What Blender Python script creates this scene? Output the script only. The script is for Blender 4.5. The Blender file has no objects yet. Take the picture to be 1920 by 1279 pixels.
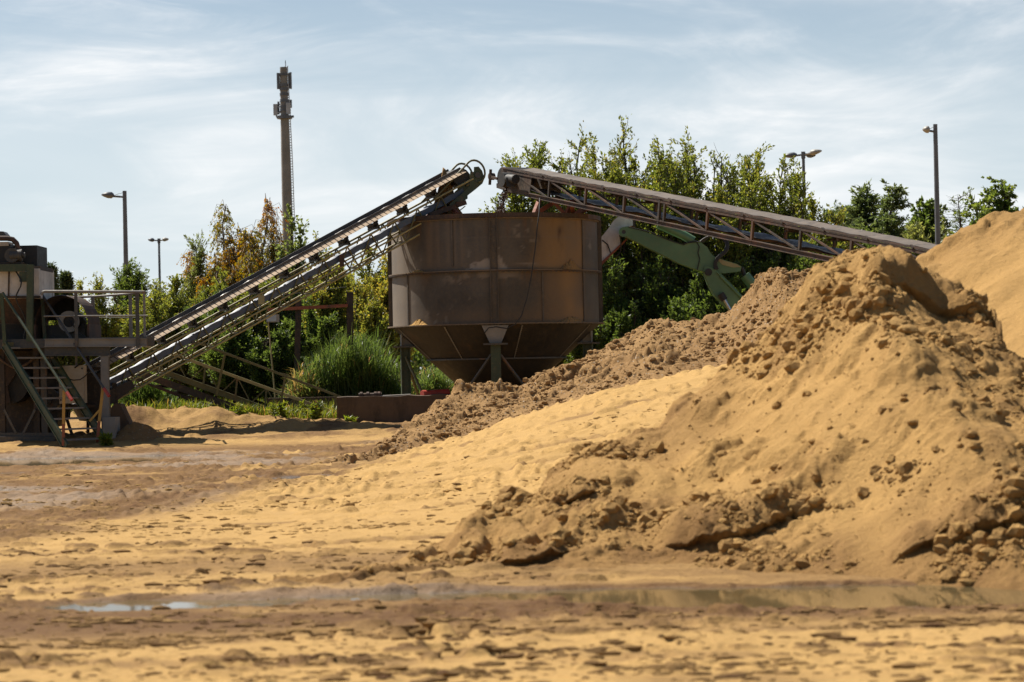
import bpy, bmesh, math, random
import numpy as np
from mathutils import Vector, Matrix

SC = bpy.context.scene
COL = SC.collection
R_ = math.radians

# ------------------------------------------------------------------ camera
F_PX = 4533.0            # focal length in pixels of a 1920 px wide frame (85 mm on 36 mm)
CAM_H = 1.5
PITCH, ROLL = R_(0.638), R_(-1.2)
cam = bpy.data.cameras.new('camera')
cam_o = bpy.data.objects.new('camera', cam)
COL.objects.link(cam_o)
cam.sensor_width = 36.0
cam.lens = 36.0 * F_PX / 1920.0
cam.clip_start, cam.clip_end = 0.5, 4000
ROT = Matrix.Rotation(R_(90) + PITCH, 3, 'X') @ Matrix.Rotation(ROLL, 3, 'Z')
cam_o.matrix_world = Matrix.Translation((0, 0, CAM_H)) @ ROT.to_4x4()
cam.dof.use_dof = True
cam.dof.focus_distance = 52.0
cam.dof.aperture_fstop = 3.2
SC.camera = cam_o

def W(px, py, d):
    """point of the place seen at pixel (px, py) of the 1920x1279 photo at distance y = d"""
    v = ROT @ Vector(((px - 960) / F_PX, -(py - 639.5) / F_PX, -1.0))
    t = d / v.y
    return Vector((v.x * t, d, CAM_H + v.z * t))

# ------------------------------------------------------------------ world + sun
SUN_EL, SUN_AZ = R_(54), R_(-52)      # azimuth from +Y towards +X (negative = left, behind the plant)
sun_dir = Vector((math.sin(SUN_AZ) * math.cos(SUN_EL), math.cos(SUN_AZ) * math.cos(SUN_EL), math.sin(SUN_EL)))
wd = bpy.data.worlds.new('World')
SC.world = wd
wd.use_nodes = True
nt = wd.node_tree
nt.nodes.clear()
N = nt.nodes.new
out = N('ShaderNodeOutputWorld'); bg = N('ShaderNodeBackground')
sky = N('ShaderNodeTexSky'); sky.sky_type = 'NISHITA'; sky.sun_disc = False
sky.sun_elevation = SUN_EL; sky.sun_rotation = SUN_AZ
sky.air_density = 1.0; sky.dust_density = 0.6; sky.ozone_density = 1.0; sky.altitude = 100
bg.inputs['Strength'].default_value = 0.05
tc = N('ShaderNodeTexCoord')
sep = N('ShaderNodeSeparateXYZ'); nt.links.new(tc.outputs['Generated'], sep.inputs[0])
def wmath(op, a, b=None, clamp=False):
    n = N('ShaderNodeMath'); n.operation = op; n.use_clamp = clamp
    for k, v in enumerate((a, b)):
        if v is None: continue
        if isinstance(v, (int, float)): n.inputs[k].default_value = v
        else: nt.links.new(v, n.inputs[k])
    return n.outputs[0]
# thin cirrus: soft bands and drawn-out wisps laid over the direction of view in the sky
comb = tc.outputs['Generated']
def wnoise(scale, sx, sy, rot, detail=5, rough=.55, dist=0.0, off=(0, 0, 0)):
    mp = N('ShaderNodeMapping'); nt.links.new(comb, mp.inputs['Vector'])
    mp.inputs['Scale'].default_value = (sx, 1, sy); mp.inputs['Rotation'].default_value = (0, R_(rot), 0)
    mp.inputs['Location'].default_value = off
    n = N('ShaderNodeTexNoise'); nt.links.new(mp.outputs[0], n.inputs['Vector'])
    n.inputs['Scale'].default_value = scale; n.inputs['Detail'].default_value = detail
    n.inputs['Roughness'].default_value = rough; n.inputs['Distortion'].default_value = dist
    return n.outputs['Fac']
def wramp(f, a, b):
    n = N('ShaderNodeMapRange'); n.interpolation_type = 'SMOOTHSTEP'
    nt.links.new(f, n.inputs['Value']); n.inputs['From Min'].default_value = a; n.inputs['From Max'].default_value = b
    return n.outputs['Result']
c1 = wramp(wnoise(4.2, .55, 4.6, 2, 4, .5, .6, (2.2, .7, .62)), .38, .68)
c2 = wramp(wnoise(8.0, .55, 2.6, -9, 9, .60, 1.4, (1.3, 8.2, .4)), .34, .70)
c3 = wramp(wnoise(16.0, .5, 2.4, 14, 9, .62, 1.8, (5.3, 2.2, 1.1)), .34, .74)
low = wramp(sep.outputs['Z'], .55, .05)                       # veil thickens towards the horizon
cm = wmath('ADD', wmath('MULTIPLY', c1, wmath('ADD', .22, wmath('MULTIPLY', c2, .72))), wmath('MULTIPLY', wmath('MULTIPLY', c2, c3), .55), True)
side = wramp(wmath('ADD', wmath('MULTIPLY', sep.outputs['X'], math.sin(SUN_AZ) * .55), wmath('MULTIPLY', sep.outputs['Y'], 1.0)), -.15, .75)   # haze scatters forward: bright towards the sun
cm = wmath('MULTIPLY', wmath('MULTIPLY', cm, .95), wmath('MULTIPLY', low, side), True)
haze = wmath('MULTIPLY', wmath('MULTIPLY', low, side), wramp(sep.outputs['Z'], .26, -.02))
mix0 = N('ShaderNodeMix'); mix0.data_type = 'RGBA'            # thin milky air near the horizon
nt.links.new(wmath('MULTIPLY', haze, .82), mix0.inputs[0]); nt.links.new(sky.outputs[0], mix0.inputs[6]); mix0.inputs[7].default_value = (9.0, 10.3, 11.4, 1)
mix = N('ShaderNodeMix'); mix.data_type = 'RGBA'
nt.links.new(cm, mix.inputs[0]); nt.links.new(mix0.outputs[2], mix.inputs[6])
mix.inputs[7].default_value = (12.6, 12.6, 12.6, 1)
nt.links.new(mix.outputs[2], bg.inputs[0]); nt.links.new(bg.outputs[0], out.inputs[0])

sun = bpy.data.lights.new('sun', 'SUN'); sun.energy = 5.0; sun.angle = R_(0.5); sun.color = (1.0, .93, .82)
sun_o = bpy.data.objects.new('sun', sun); COL.objects.link(sun_o)
sun_o.rotation_euler = (-sun_dir).to_track_quat('-Z', 'Y').to_euler()
sun_o.location = (-30, 30, 40)
SC.view_settings.view_transform = 'Standard'; SC.view_settings.look = 'None'
SC.view_settings.gamma = 1; SC.view_settings.exposure = 0.75
SC.render.engine = 'CYCLES'
SC.cycles.max_bounces = 6; SC.cycles.transparent_max_bounces = 6

# ------------------------------------------------------------------ materials
def new_mat(name):
    m = bpy.data.materials.new(name); m.use_nodes = True
    return m, m.node_tree, m.node_tree.nodes['Principled BSDF']
def lk(t, a, b): t.links.new(a, b)
def noise_node(t, scale, detail=5, rough=.6, coord='Object', stretch=(1, 1, 1), dist=0):
    c = t.nodes.new('ShaderNodeTexCoord'); mp = t.nodes.new('ShaderNodeMapping')
    mp.inputs['Scale'].default_value = stretch
    lk(t, c.outputs[coord], mp.inputs[0])
    n = t.nodes.new('ShaderNodeTexNoise'); lk(t, mp.outputs[0], n.inputs['Vector'])
    n.inputs['Scale'].default_value = scale; n.inputs['Detail'].default_value = detail
    n.inputs['Roughness'].default_value = rough; n.inputs['Distortion'].default_value = dist
    return n.outputs['Fac']
def ramp(t, f, stops):
    r = t.nodes.new('ShaderNodeValToRGB'); lk(t, f, r.inputs[0])
    e = r.color_ramp.elements
    while len(e) < len(stops): e.new(.5)
    for k, (p, c) in enumerate(stops):
        e[k].position = p; e[k].color = (c[0], c[1], c[2], 1)
    return r.outputs[0]
def mixc(t, f, a, b, mode='MIX'):
    n = t.nodes.new('ShaderNodeMix'); n.data_type = 'RGBA'; n.blend_type = mode
    for i, v in ((0, f), (6, a), (7, b)):
        if isinstance(v, (int, float)): n.inputs[i].default_value = v
        elif isinstance(v, tuple): n.inputs[i].default_value = (v[0], v[1], v[2], 1)
        else: lk(t, v, n.inputs[i])
    return n.outputs[2]
def mapr(t, f, a, b, c=0, d=1):
    n = t.nodes.new('ShaderNodeMapRange'); lk(t, f, n.inputs[0])
    for k, v in zip((1, 2, 3, 4), (a, b, c, d)): n.inputs[k].default_value = v
    return n.outputs[0]
def bump(t, b, f, strength, dist):
    n = t.nodes.new('ShaderNodeBump'); n.inputs['Strength'].default_value = strength
    n.inputs['Distance'].default_value = dist
    lk(t, f, n.inputs['Height']); lk(t, n.outputs[0], b.inputs['Normal'])
def attr(t, name):
    a = t.nodes.new('ShaderNodeAttribute'); a.attribute_name = name; return a

def paint(name, base, worn=(.16, .075, .035), amount=.45, rough=.55, scale=3.0, dirt=(.30, .21, .12), dirt_amt=.35, metallic=0.0, streak=(1, 1, .35)):
    """weathered steel or paint: base colour, patches of rust, sandy dust"""
    m, t, b = new_mat(name)
    n1 = noise_node(t, scale, 8, .68, stretch=streak)
    n2 = noise_node(t, scale * 4.3, 5, .7)
    n3 = noise_node(t, scale * .7, 4, .6)
    var = mixc(t, mapr(t, n3, .3, .7), tuple(c * .72 for c in base), tuple(min(1, c * 1.18) for c in base))
    lo = .72 - .45 * amount
    col = mixc(t, mapr(t, n1, lo, lo + .12), var, worn)
    col = mixc(t, mapr(t, n2, .5, .75, 0, dirt_amt), col, dirt)
    lk(t, col, b.inputs['Base Color'])
    lk(t, mapr(t, n2, .3, .7, rough - .12, rough + .2), b.inputs['Roughness'])
    b.inputs['Metallic'].default_value = metallic
    bump(t, b, n2, .25, .01)
    return m

M = {}
M['olive'] = paint('olive paint', (.105, .100, .040), amount=.28, dirt_amt=.35)
M['olive_pale'] = paint('pale olive paint', (.30, .26, .12), amount=.22, dirt_amt=.45)
M['green'] = paint('green paint', (.038, .058, .026), amount=.25, dirt_amt=.3)
M['mint'] = paint('machine green paint', (.105, .205, .095), amount=.12, dirt_amt=.2, rough=.42, scale=1.6)
M['rust'] = paint('rusty steel', (.050, .030, .021), worn=(.098, .046, .027), amount=.5, rough=.75, dirt_amt=.3)
M['rust_red'] = paint('red oxide paint', (.27, .075, .035), worn=(.12, .05, .03), amount=.4, rough=.65)
M['rust_dark'] = paint('dark rusty steel', (.035, .025, .019), worn=(.07, .038, .024), amount=.45, rough=.7)
M['steel'] = paint('grey galvanised steel', (.20, .185, .165), amount=.3, rough=.6, dirt_amt=.4)
M['steel_dark'] = paint('dark steel', (.05, .048, .045), amount=.3, rough=.5)
M['black'] = paint('black rubber', (.018, .018, .018), worn=(.05, .04, .03), amount=.25, rough=.6, dirt_amt=.15)
M['belt'] = paint('conveyor belt rubber', (.055, .05, .048), worn=(.16, .12, .085), amount=.42, rough=.45, dirt_amt=.25)
M['flange'] = paint('dusty flange steel', (.085, .070, .056), worn=(.05, .033, .024), amount=.3, rough=.7, dirt_amt=.35)
M['ledge'] = paint('sandy ledge steel', (.17, .125, .085), worn=(.08, .05, .03), amount=.4, rough=.8, dirt_amt=.4)
M['belt_dusty'] = paint('dusty belt rubber', (.105, .083, .066), worn=(.06, .046, .037), amount=.45, rough=.7, dirt_amt=.35)
M['blue_belt'] = paint('blue grey return belt', (.052, .075, .125), worn=(.16, .15, .15), amount=.25, rough=.38, dirt_amt=.2)
M['skirt'] = paint('sandy belt edge', (.47, .35, .235), worn=(.24, .15, .09), amount=.25, rough=.8, dirt_amt=.3)
M['white_rust'] = paint('white paint with rust', (.62, .56, .50), worn=(.15, .055, .03), amount=.30, rough=.5, scale=2.6, dirt_amt=.35)
M['beige'] = paint('beige cabinet paint', (.44, .37, .28), amount=.1, rough=.55, dirt_amt=.3)
M['yellow'] = paint('worn yellow paint', (.42, .24, .045), worn=(.2, .09, .03), amount=.4)
M['red'] = paint('red paint', (.42, .045, .03), amount=.2)
M['chrome'] = paint('bare rod steel', (.5, .52, .55), amount=.02, rough=.22, metallic=.9, dirt_amt=.1)
M['concrete'] = paint('stained concrete', (.095, .062, .040), worn=(.05, .034, .022), amount=.5, rough=.9, scale=1.6, dirt=(.15, .10, .06), dirt_amt=.5)
M['concrete_grey'] = paint('grey concrete', (.27, .25, .22), worn=(.15, .13, .11), amount=.45, rough=.9, scale=1.5, dirt_amt=.25)
M['lamp_grey'] = paint('grey lamp paint', (.11, .12, .135), amount=.06, rough=.45, dirt_amt=.1)
M['lamp_pale'] = paint('pale lamp housing', (.34, .33, .30), amount=.08, rough=.45, dirt_amt=.15)
M['mast'] = paint('mast concrete', (.24, .225, .20), worn=(.18, .16, .14), amount=.4, rough=.85, scale=.7, dirt_amt=.15)
M['antenna'] = paint('antenna plastic', (.42, .43, .44), amount=.03, rough=.4, dirt_amt=.1)
M['lamp_glass'] = paint('floodlight glass', (.46, .52, .58), amount=.0, rough=.2, dirt_amt=.15)

def bark_mat(name, c):
    m, t, b = new_mat(name)
    n = noise_node(t, 9, 6, .7, stretch=(1, 1, .2))
    lk(t, ramp(t, n, [(.3, tuple(x * .55 for x in c)), (.7, c)]), b.inputs['Base Color'])
    b.inputs['Roughness'].default_value = .9
    bump(t, b, n, .5, .02)
    return m
M['bark'] = bark_mat('brown bark', (.085, .062, .042))
M['bark_pale'] = bark_mat('pale bark', (.30, .26, .21))

def leaf_mat(name, stops, trans=.5):
    m = bpy.data.materials.new(name); m.use_nodes = True
    t = m.node_tree; t.nodes.clear()
    o = t.nodes.new('ShaderNodeOutputMaterial')
    a = attr(t, 'tint')
    col = ramp(t, a.outputs['Fac'], stops)
    p = t.nodes.new('ShaderNodeBsdfPrincipled'); lk(t, col, p.inputs['Base Color'])
    p.inputs['Roughness'].default_value = .42
    p.inputs['Specular IOR Level'].default_value = .45
    tr = t.nodes.new('ShaderNodeBsdfTranslucent')
    hs = t.nodes.new('ShaderNodeHueSaturation'); hs.inputs['Saturation'].default_value = 1.15; hs.inputs['Value'].default_value = 1.9
    hs.inputs['Hue'].default_value = .485
    lk(t, col, hs.inputs['Color']); lk(t, hs.outputs[0], tr.inputs[0])
    mx = t.nodes.new('ShaderNodeMixShader'); mx.inputs[0].default_value = trans
    lk(t, p.outputs[0], mx.inputs[1]); lk(t, tr.outputs[0], mx.inputs[2]); lk(t, mx.outputs[0], o.inputs[0])
    return m
M['leaf_willow'] = leaf_mat('willow leaves', [(0, (0.067, 0.093, 0.023)), (.5, (0.125, 0.158, 0.036)), (.85, (0.200, 0.209, 0.048)), (1, (0.283, 0.239, 0.057))])
M['leaf_dark'] = leaf_mat('dark leaves', [(0, (0.046, 0.070, 0.022)), (.5, (0.084, 0.125, 0.031)), (1, (0.148, 0.187, 0.044))])
M['leaf_pale'] = leaf_mat('pale grey green leaves', [(0, (0.088, 0.122, 0.039)), (.5, (0.144, 0.179, 0.055)), (1, (0.223, 0.243, 0.079))])
M['leaf_birch'] = leaf_mat('yellowing birch leaves', [(0, (.075, .105, .024)), (.4, (.15, .155, .03)), (.65, (.27, .20, .035)), (.88, (.28, .165, .035)), (1, (.20, .105, .04))])
M['leaf_locust'] = leaf_mat('locust leaves', [(0, (0.052, 0.078, 0.033)), (.6, (0.090, 0.124, 0.044)), (1, (0.145, 0.169, 0.055))])
M['leaf_conifer'] = leaf_mat('conifer needles', [(0, (0.032, 0.052, 0.024)), (.6, (0.058, 0.085, 0.033)), (1, (0.090, 0.111, 0.040))], .25)
M['grass'] = leaf_mat('grass blades', [(0, (0.060, 0.083, 0.015)), (.5, (0.109, 0.146, 0.025)), (.85, (0.174, 0.176, 0.038)), (1, (0.283, 0.195, 0.066))])
M['reed'] = leaf_mat('reed blades', [(0, (0.049, 0.083, 0.021)), (.5, (0.082, 0.127, 0.033)), (.9, (0.131, 0.166, 0.050)), (1, (0.261, 0.185, 0.074))])

def sand_mat(name, dry, moist, grain=26.0, strength=.5, dist=.035, pebbles=0.0, wet=False):
    m, t, b = new_mat(name)
    n1 = noise_node(t, 1.1, 6, .62)
    n2 = noise_node(t, grain, 6, .72)
    n3 = noise_node(t, grain * 5, 3, .7)
    v = attr(t, 'mud')
    sepc = t.nodes.new('ShaderNodeSeparateColor'); lk(t, v.outputs['Color'], sepc.inputs[0])
    col = mixc(t, mapr(t, n1, .3, .7), tuple(c * .90 for c in dry), tuple(c * 1.06 for c in dry))
    mf = t.nodes.new('ShaderNodeMath'); mf.operation = 'ADD'; mf.use_clamp = True
    lk(t, sepc.outputs[0], mf.inputs[0]); lk(t, mapr(t, n2, .38, .70, -.10, .16), mf.inputs[1])
    col = mixc(t, mf.outputs[0], col, moist)
    col = mixc(t, mapr(t, n3, .45, .75, 0, .30), col, tuple(c * .62 for c in moist))
    if wet:
        col = mixc(t, sepc.outputs[1], col, (.240, .170, .112))
        col = mixc(t, sepc.outputs[2], col, (.085, .055, .030))
        lk(t, mapr(t, sepc.outputs[2], 0, 1, .92, .34), b.inputs['Roughness'])
        lk(t, mapr(t, sepc.outputs[2], 0, 1, .12, .32), b.inputs['Specular IOR Level'])
    else:
        b.inputs['Roughness'].default_value = .95
        b.inputs['Specular IOR Level'].default_value = .12
    if pebbles:
        c = t.nodes.new('ShaderNodeTexCoord'); vo = t.nodes.new('ShaderNodeTexVoronoi')
        vo.inputs['Scale'].default_value = 22; lk(t, c.outputs['Object'], vo.inputs['Vector'])
        sc = t.nodes.new('ShaderNodeSeparateColor'); lk(t, vo.outputs['Color'], sc.inputs[0])
        near = mapr(t, vo.outputs['Distance'], .38, .30); pick = mapr(t, sc.outputs[0], 1 - pebbles, 1 - pebbles + .03)
        mm = t.nodes.new('ShaderNodeMath'); mm.operation = 'MULTIPLY'; lk(t, near, mm.inputs[0]); lk(t, pick, mm.inputs[1])
        pc = mixc(t, sc.outputs[1], (.36, .29, .22), (.20, .14, .09))
        col = mixc(t, mm.outputs[0], col, pc)
    lk(t, col, b.inputs['Base Color'])
    ad = t.nodes.new('ShaderNodeMath'); ad.operation = 'ADD'; lk(t, n2, ad.inputs[0])
    h3 = t.nodes.new('ShaderNodeMath'); h3.operation = 'MULTIPLY'; lk(t, n3, h3.inputs[0]); h3.inputs[1].default_value = .3
    lk(t, h3.outputs[0], ad.inputs[1])
    bump(t, b, ad.outputs[0], strength, dist)
    return m
M['sand_ground'] = sand_mat('yard sand', (.435, .272, .100), (.115, .060, .027), 13, .65, .04, wet=True)
M['sand_heap'] = sand_mat('heap sand', (.445, .270, .097), (.215, .120, .045), 16, .85, .045)
M['gravel'] = sand_mat('gravelly sand', (.325, .198, .085), (.19, .108, .046), 14, .8, .04, pebbles=.16)
def water_mat():
    m, t, b = new_mat('muddy water')
    b.inputs['Base Color'].default_value = (.115, .085, .04, 1)
    b.inputs['Roughness'].default_value = .06
    b.inputs['IOR'].default_value = 1.33
    n = noise_node(t, 5, 3, .5, stretch=(1, .5, 1))
    bump(t, b, n, .012, .01)
    return m
M['water'] = water_mat()

# ------------------------------------------------------------------ object helpers
def tag(o, label=None, cat=None, group=None, kind=None):
    if label: o['label'] = label
    if cat: o['category'] = cat
    if group: o['group'] = group
    if kind: o['kind'] = kind
    return o
def empty(name, loc, label, cat, group=None):
    o = bpy.data.objects.new(name, None); COL.objects.link(o); o.location = loc
    o.empty_display_size = .2
    bpy.context.view_layer.update()
    return tag(o, label, cat, group)

class MB:
    """collects shapes and links them as one mesh object"""
    def __init__(s): s.v = []; s.f = []; s.m = []; s.sm = []
    def add(s, vs, fs, mi=0, smooth=False):
        o = len(s.v); s.v += [tuple(v) for v in vs]
        for f in fs: s.f.append([i + o for i in f]); s.m.append(mi); s.sm.append(smooth)
    def box(s, a, b, mi=0):
        x0, y0, z0 = (min(p, q) for p, q in zip(a, b)); x1, y1, z1 = (max(p, q) for p, q in zip(a, b))
        s.add([(x0,y0,z0),(x1,y0,z0),(x1,y1,z0),(x0,y1,z0),(x0,y0,z1),(x1,y0,z1),(x1,y1,z1),(x0,y1,z1)],
              [(0,3,2,1),(4,5,6,7),(0,1,5,4),(1,2,6,5),(2,3,7,6),(3,0,4,7)], mi)
    def bar(s, p, q, w, h, up=(0, 0, 1), mi=0):
        """beam from p to q, w wide sideways, h along up"""
        p, q = Vector(p), Vector(q); d = (q - p).normalized(); u = Vector(up)
        sd = d.cross(u)
        if sd.length < 1e-4: sd = d.cross(Vector((1, 0, 0)))
        sd.normalize(); u = sd.cross(d).normalized()
        vs = []
        for c in (p, q):
            for a, b in ((-1,-1),(1,-1),(1,1),(-1,1)): vs.append(c + sd * (a * w / 2) + u * (b * h / 2))
        s.add(vs, [(0,1,2,3),(7,6,5,4),(0,4,5,1),(1,5,6,2),(2,6,7,3),(3,7,4,0)], mi)
    def channel(s, p, q, w, h, up=(0, 0, 1), th=.02, mi=0):
        """I profile: web plus two flanges"""
        p, q = Vector(p), Vector(q); d = (q - p).normalized(); u = Vector(up)
        sd = d.cross(u).normalized(); u = sd.cross(d).normalized()
        s.bar(p, q, th, h - 2 * th, u, mi)
        for k in (-1, 1):
            o = u * (k * (h - th) / 2); s.bar(p + o, q + o, w, th, u, mi)
    def tube(s, pts, r, n=8, mi=0, cap=True):
        pts = [Vector(p) for p in pts]; rs = r if isinstance(r, (list, tuple)) else [r] * len(pts)
        vs = []; fs = []; prev = None
        for i, p in enumerate(pts):
            d = (pts[min(i + 1, len(pts) - 1)] - pts[max(i - 1, 0)]).normalized()
            a = prev if prev else (Vector((0, 0, 1)) if abs(d.z) < .9 else Vector((1, 0, 0)))
            sd = (a - d * a.dot(d)).normalized(); prev = sd; t = d.cross(sd)
            for k in range(n):
                an = 2 * math.pi * k / n
                vs.append(p + (sd * math.cos(an) + t * math.sin(an)) * rs[i])
        for i in range(len(pts) - 1):
            for k in range(n):
                fs.append((i*n+k, i*n+(k+1)%n, (i+1)*n+(k+1)%n, (i+1)*n+k))
        s.add(vs, fs, mi, True)
        if cap:
            s.add(vs[:n], [tuple(reversed(range(n)))], mi); s.add(vs[-n:], [tuple(range(n))], mi)
    def prism(s, poly, off, mi=0):
        """closed outline (3D points in one plane) pushed along off"""
        a = [Vector(p) for p in poly]; b = [p + Vector(off) for p in a]; n = len(a)
        s.add(a + b, [tuple(range(n)), tuple(reversed(range(n, 2 * n)))] + [(i, i + n, (i + 1) % n + n, (i + 1) % n) for i in range(n)], mi)
    def lathe(s, c, prof, n=48, a0=0, a1=2 * math.pi, mi=0, smooth=True):
        c = Vector(c); full = abs(a1 - a0 - 2 * math.pi) < 1e-6; k = n if full else n + 1
        vs = []; fs = []
        for r, z in prof:
            for i in range(k):
                a = a0 + (a1 - a0) * i / n
                vs.append(c + Vector((r * math.cos(a), r * math.sin(a), z)))
        for j in range(len(prof) - 1):
            for i in range(n):
                fs.append((j*k+i, j*k+(i+1)%k, (j+1)*k+(i+1)%k, (j+1)*k+i))
        s.add(vs, fs, mi, smooth)
    def build(s, name, mats, parent=None):
        me = bpy.data.meshes.new(name); me.from_pydata(s.v, [], s.f); me.update()
        bm = bmesh.new(); bm.from_mesh(me); bmesh.ops.recalc_face_normals(bm, faces=bm.faces); bm.to_mesh(me); bm.free()
        for m in (mats if isinstance(mats, (list, tuple)) else [mats]): me.materials.append(M[m] if isinstance(m, str) else m)
        me.polygons.foreach_set('material_index', s.m); me.polygons.foreach_set('use_smooth', s.sm)
        o = bpy.data.objects.new(name, me); COL.objects.link(o)
        if parent:
            o.parent = parent
            o.matrix_parent_inverse = parent_inv(parent)
        return o
def parent_inv(p):
    return Matrix.Translation(-p.location) if p.type == 'EMPTY' else Matrix.Identity(4)
def grid_mesh(name, X, Y, Z, mat, cols=None, parent=None):
    """heightfield sheet from 2D arrays"""
    h, w = X.shape
    co = np.stack([X, Y, Z], -1).reshape(-1, 3).astype(np.float32)
    idx = np.arange(h * w).reshape(h, w)
    q = np.stack([idx[:-1, :-1], idx[:-1, 1:], idx[1:, 1:], idx[1:, :-1]], -1).reshape(-1, 4)
    return raw_mesh(name, co, q, mat, cols, parent, True)
def raw_mesh(name, co, q, mat, cols=None, parent=None, smooth=True, attr_name='mud', tint=None):
    k = q.shape[1]
    me = bpy.data.meshes.new(name)
    me.vertices.add(len(co)); me.vertices.foreach_set('co', np.ascontiguousarray(co, np.float32).ravel())
    me.loops.add(q.size); me.loops.foreach_set('vertex_index', q.ravel().astype(np.int32))
    me.polygons.add(len(q)); me.polygons.foreach_set('loop_start', np.arange(0, q.size, k, dtype=np.int32))
    me.polygons.foreach_set('use_smooth', np.full(len(q), smooth, bool))
    if cols is not None:
        a = me.color_attributes.new(attr_name, 'FLOAT_COLOR', 'POINT')
        c4 = np.ones((len(co), 4), np.float32); c4[:, :3] = cols.reshape(-1, 3)
        a.data.foreach_set('color', c4.ravel())
    if tint is not None:
        a = me.attributes.new('tint', 'FLOAT', 'POINT'); a.data.foreach_set('value', tint.astype(np.float32))
    me.update(calc_edges=True)
    me.materials.append(M[mat])
    o = bpy.data.objects.new(name, me); COL.objects.link(o)
    if parent:
        o.parent = parent; o.matrix_parent_inverse = parent_inv(parent)
    return o

# ------------------------------------------------------------------ numpy noise
def hash2(i, j, seed):
    n = (i.astype(np.int64) * 374761393 + j.astype(np.int64) * 668265263 + seed * 974711) & 0x7fffffff
    n = ((n ^ (n >> 13)) * 1274126177) & 0x7fffffff
    n = (n ^ (n >> 16))
    return (n & 0xffffff) / float(0xffffff)
def vnoise(x, y, seed=0):
    i = np.floor(x); j = np.floor(y); fx = x - i; fy = y - j
    fx = fx * fx * fx * (fx * (fx * 6 - 15) + 10); fy = fy * fy * fy * (fy * (fy * 6 - 15) + 10)
    a = hash2(i, j, seed); b = hash2(i + 1, j, seed); c = hash2(i, j + 1, seed); d = hash2(i + 1, j + 1, seed)
    return (a + (b - a) * fx) + ((c + (d - c) * fx) - (a + (b - a) * fx)) * fy
def fbm(x, y, octv=4, seed=0, gain=.5):
    s = 0; a = 1; tot = 0
    for k in range(octv):
        s = s + a * (vnoise(x * 2 ** k + 13.7 * k, y * 2 ** k + 7.1 * k, seed + k) - .5); tot += a; a *= gain
    return s / tot * 2          # about -1..1
def lumps(x, y, cell, dens, seed, rmin=.25, rmax=.6, rough=.35, block=.5, sx=1.0):
    """angular clods scattered on a jittered grid, each turned and stretched; returns height"""
    x = x / sx
    wx = x / cell + rough * fbm(x / cell * 1.7, y / cell * 1.7, 2, seed + 50)
    wy = y / cell + rough * fbm(x / cell * 1.7 + 31, y / cell * 1.7 + 17, 2, seed + 60)
    jag = 1 + .55 * fbm(x / cell * 3.3, y / cell * 3.3, 3, seed + 70)
    ci = np.floor(wx); cj = np.floor(wy); best = np.zeros_like(x)
    for di in (-1, 0, 1):
        for dj in (-1, 0, 1):
            a = ci + di; b = cj + dj
            px = a + .15 + .7 * hash2(a, b, seed); py = b + .15 + .7 * hash2(a, b, seed + 1)
            r = rmin + (rmax - rmin) * hash2(a, b, seed + 2) ** 1.8
            on = hash2(a, b, seed + 3) < dens
            an = hash2(a, b, seed + 5) * 6.28; c, s = np.cos(an), np.sin(an)
            u = ((wx - px) * c + (wy - py) * s) / (r * 1.25); v = (-(wx - px) * s + (wy - py) * c) / (r * .8)
            q = u * u + v * v
            q = ((1 - block) * q + block * np.maximum(u * u, v * v)) * jag
            hgt = np.where(on & (q < 1), np.maximum(0, 1 - q) ** .42 * r * (.55 + .6 * hash2(a, b, seed + 4)) * (1 + .35 * u), 0)
            best = np.maximum(best, hgt)
    return best * cell
def ss(a, b, x):
    t = np.clip((x - a) / (b - a), 0, 1); return t * t * (3 - 2 * t)

# ------------------------------------------------------------------ ground
RX = [-4.2, -2.4, -1.0, .37, 1.78, 3.7, 4.41, 8, 14]
RZ = [0, .04, .34, .75, 1.10, 1.45, 1.75, 2.2, 2.2]
def G(x, y):
    x = np.asarray(x, float); y = np.asarray(y, float)
    r = np.interp(x, RX, RZ)
    s = np.clip((y - 17.5) / 24.5, 0, 1) * (1 - ss(47, 53, y))
    left = 1 - ss(-3.5, -2.0, x)
    back = .34 * ss(45, 55, y)
    return r * s + back
def gz(x, y): return float(G(x, y))

def hor(px): return 690 - (px - 960) * math.tan(-ROLL)
def flat(px, py, z=0.0):
    d = (CAM_H - z) * F_PX / (py - hor(px)); p = W(px, py, d); return p.x, d

# puddle areas: (x, y, rx, ry, depth)
PUD = [(-2.3, 16.0, 1.0, .36, .043), (-.75, 16.2, 1.15, .34, .042), (.75, 16.0, 1.2, .46, .055), (2.6, 15.55, 1.7, .72, .075), (4.6, 15.3, 1.8, .8, .075),
       (-8.9, 43.6, 2.6, 2.2, .13), (-7.0, 45.0, 1.6, 1.0, .10), (-7.2, 32.6, .75, .6, .10), (-3.1, 34.4, .5, .7, .055), (-4.2, 35.0, .6, .5, .045), (-9.3, 38.4, 1.6, .8, .07)]
def pud_field(x, y, rim=False):
    f = np.zeros_like(x); raw = np.full_like(x, -9.0)
    w = .55 * fbm(x * 1.5, y * 2.2, 5, 77, .6)
    for (a, b, rx, ry, dp) in PUD:
        q = ((x - a) / rx) ** 2 + ((y - b) / ry) ** 2
        f = np.maximum(f, dp * np.clip(1.35 - q + w * 1.6, 0, 1)); raw = np.maximum(raw, 1.35 - q + w * 1.6)
    return raw if rim else f

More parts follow.
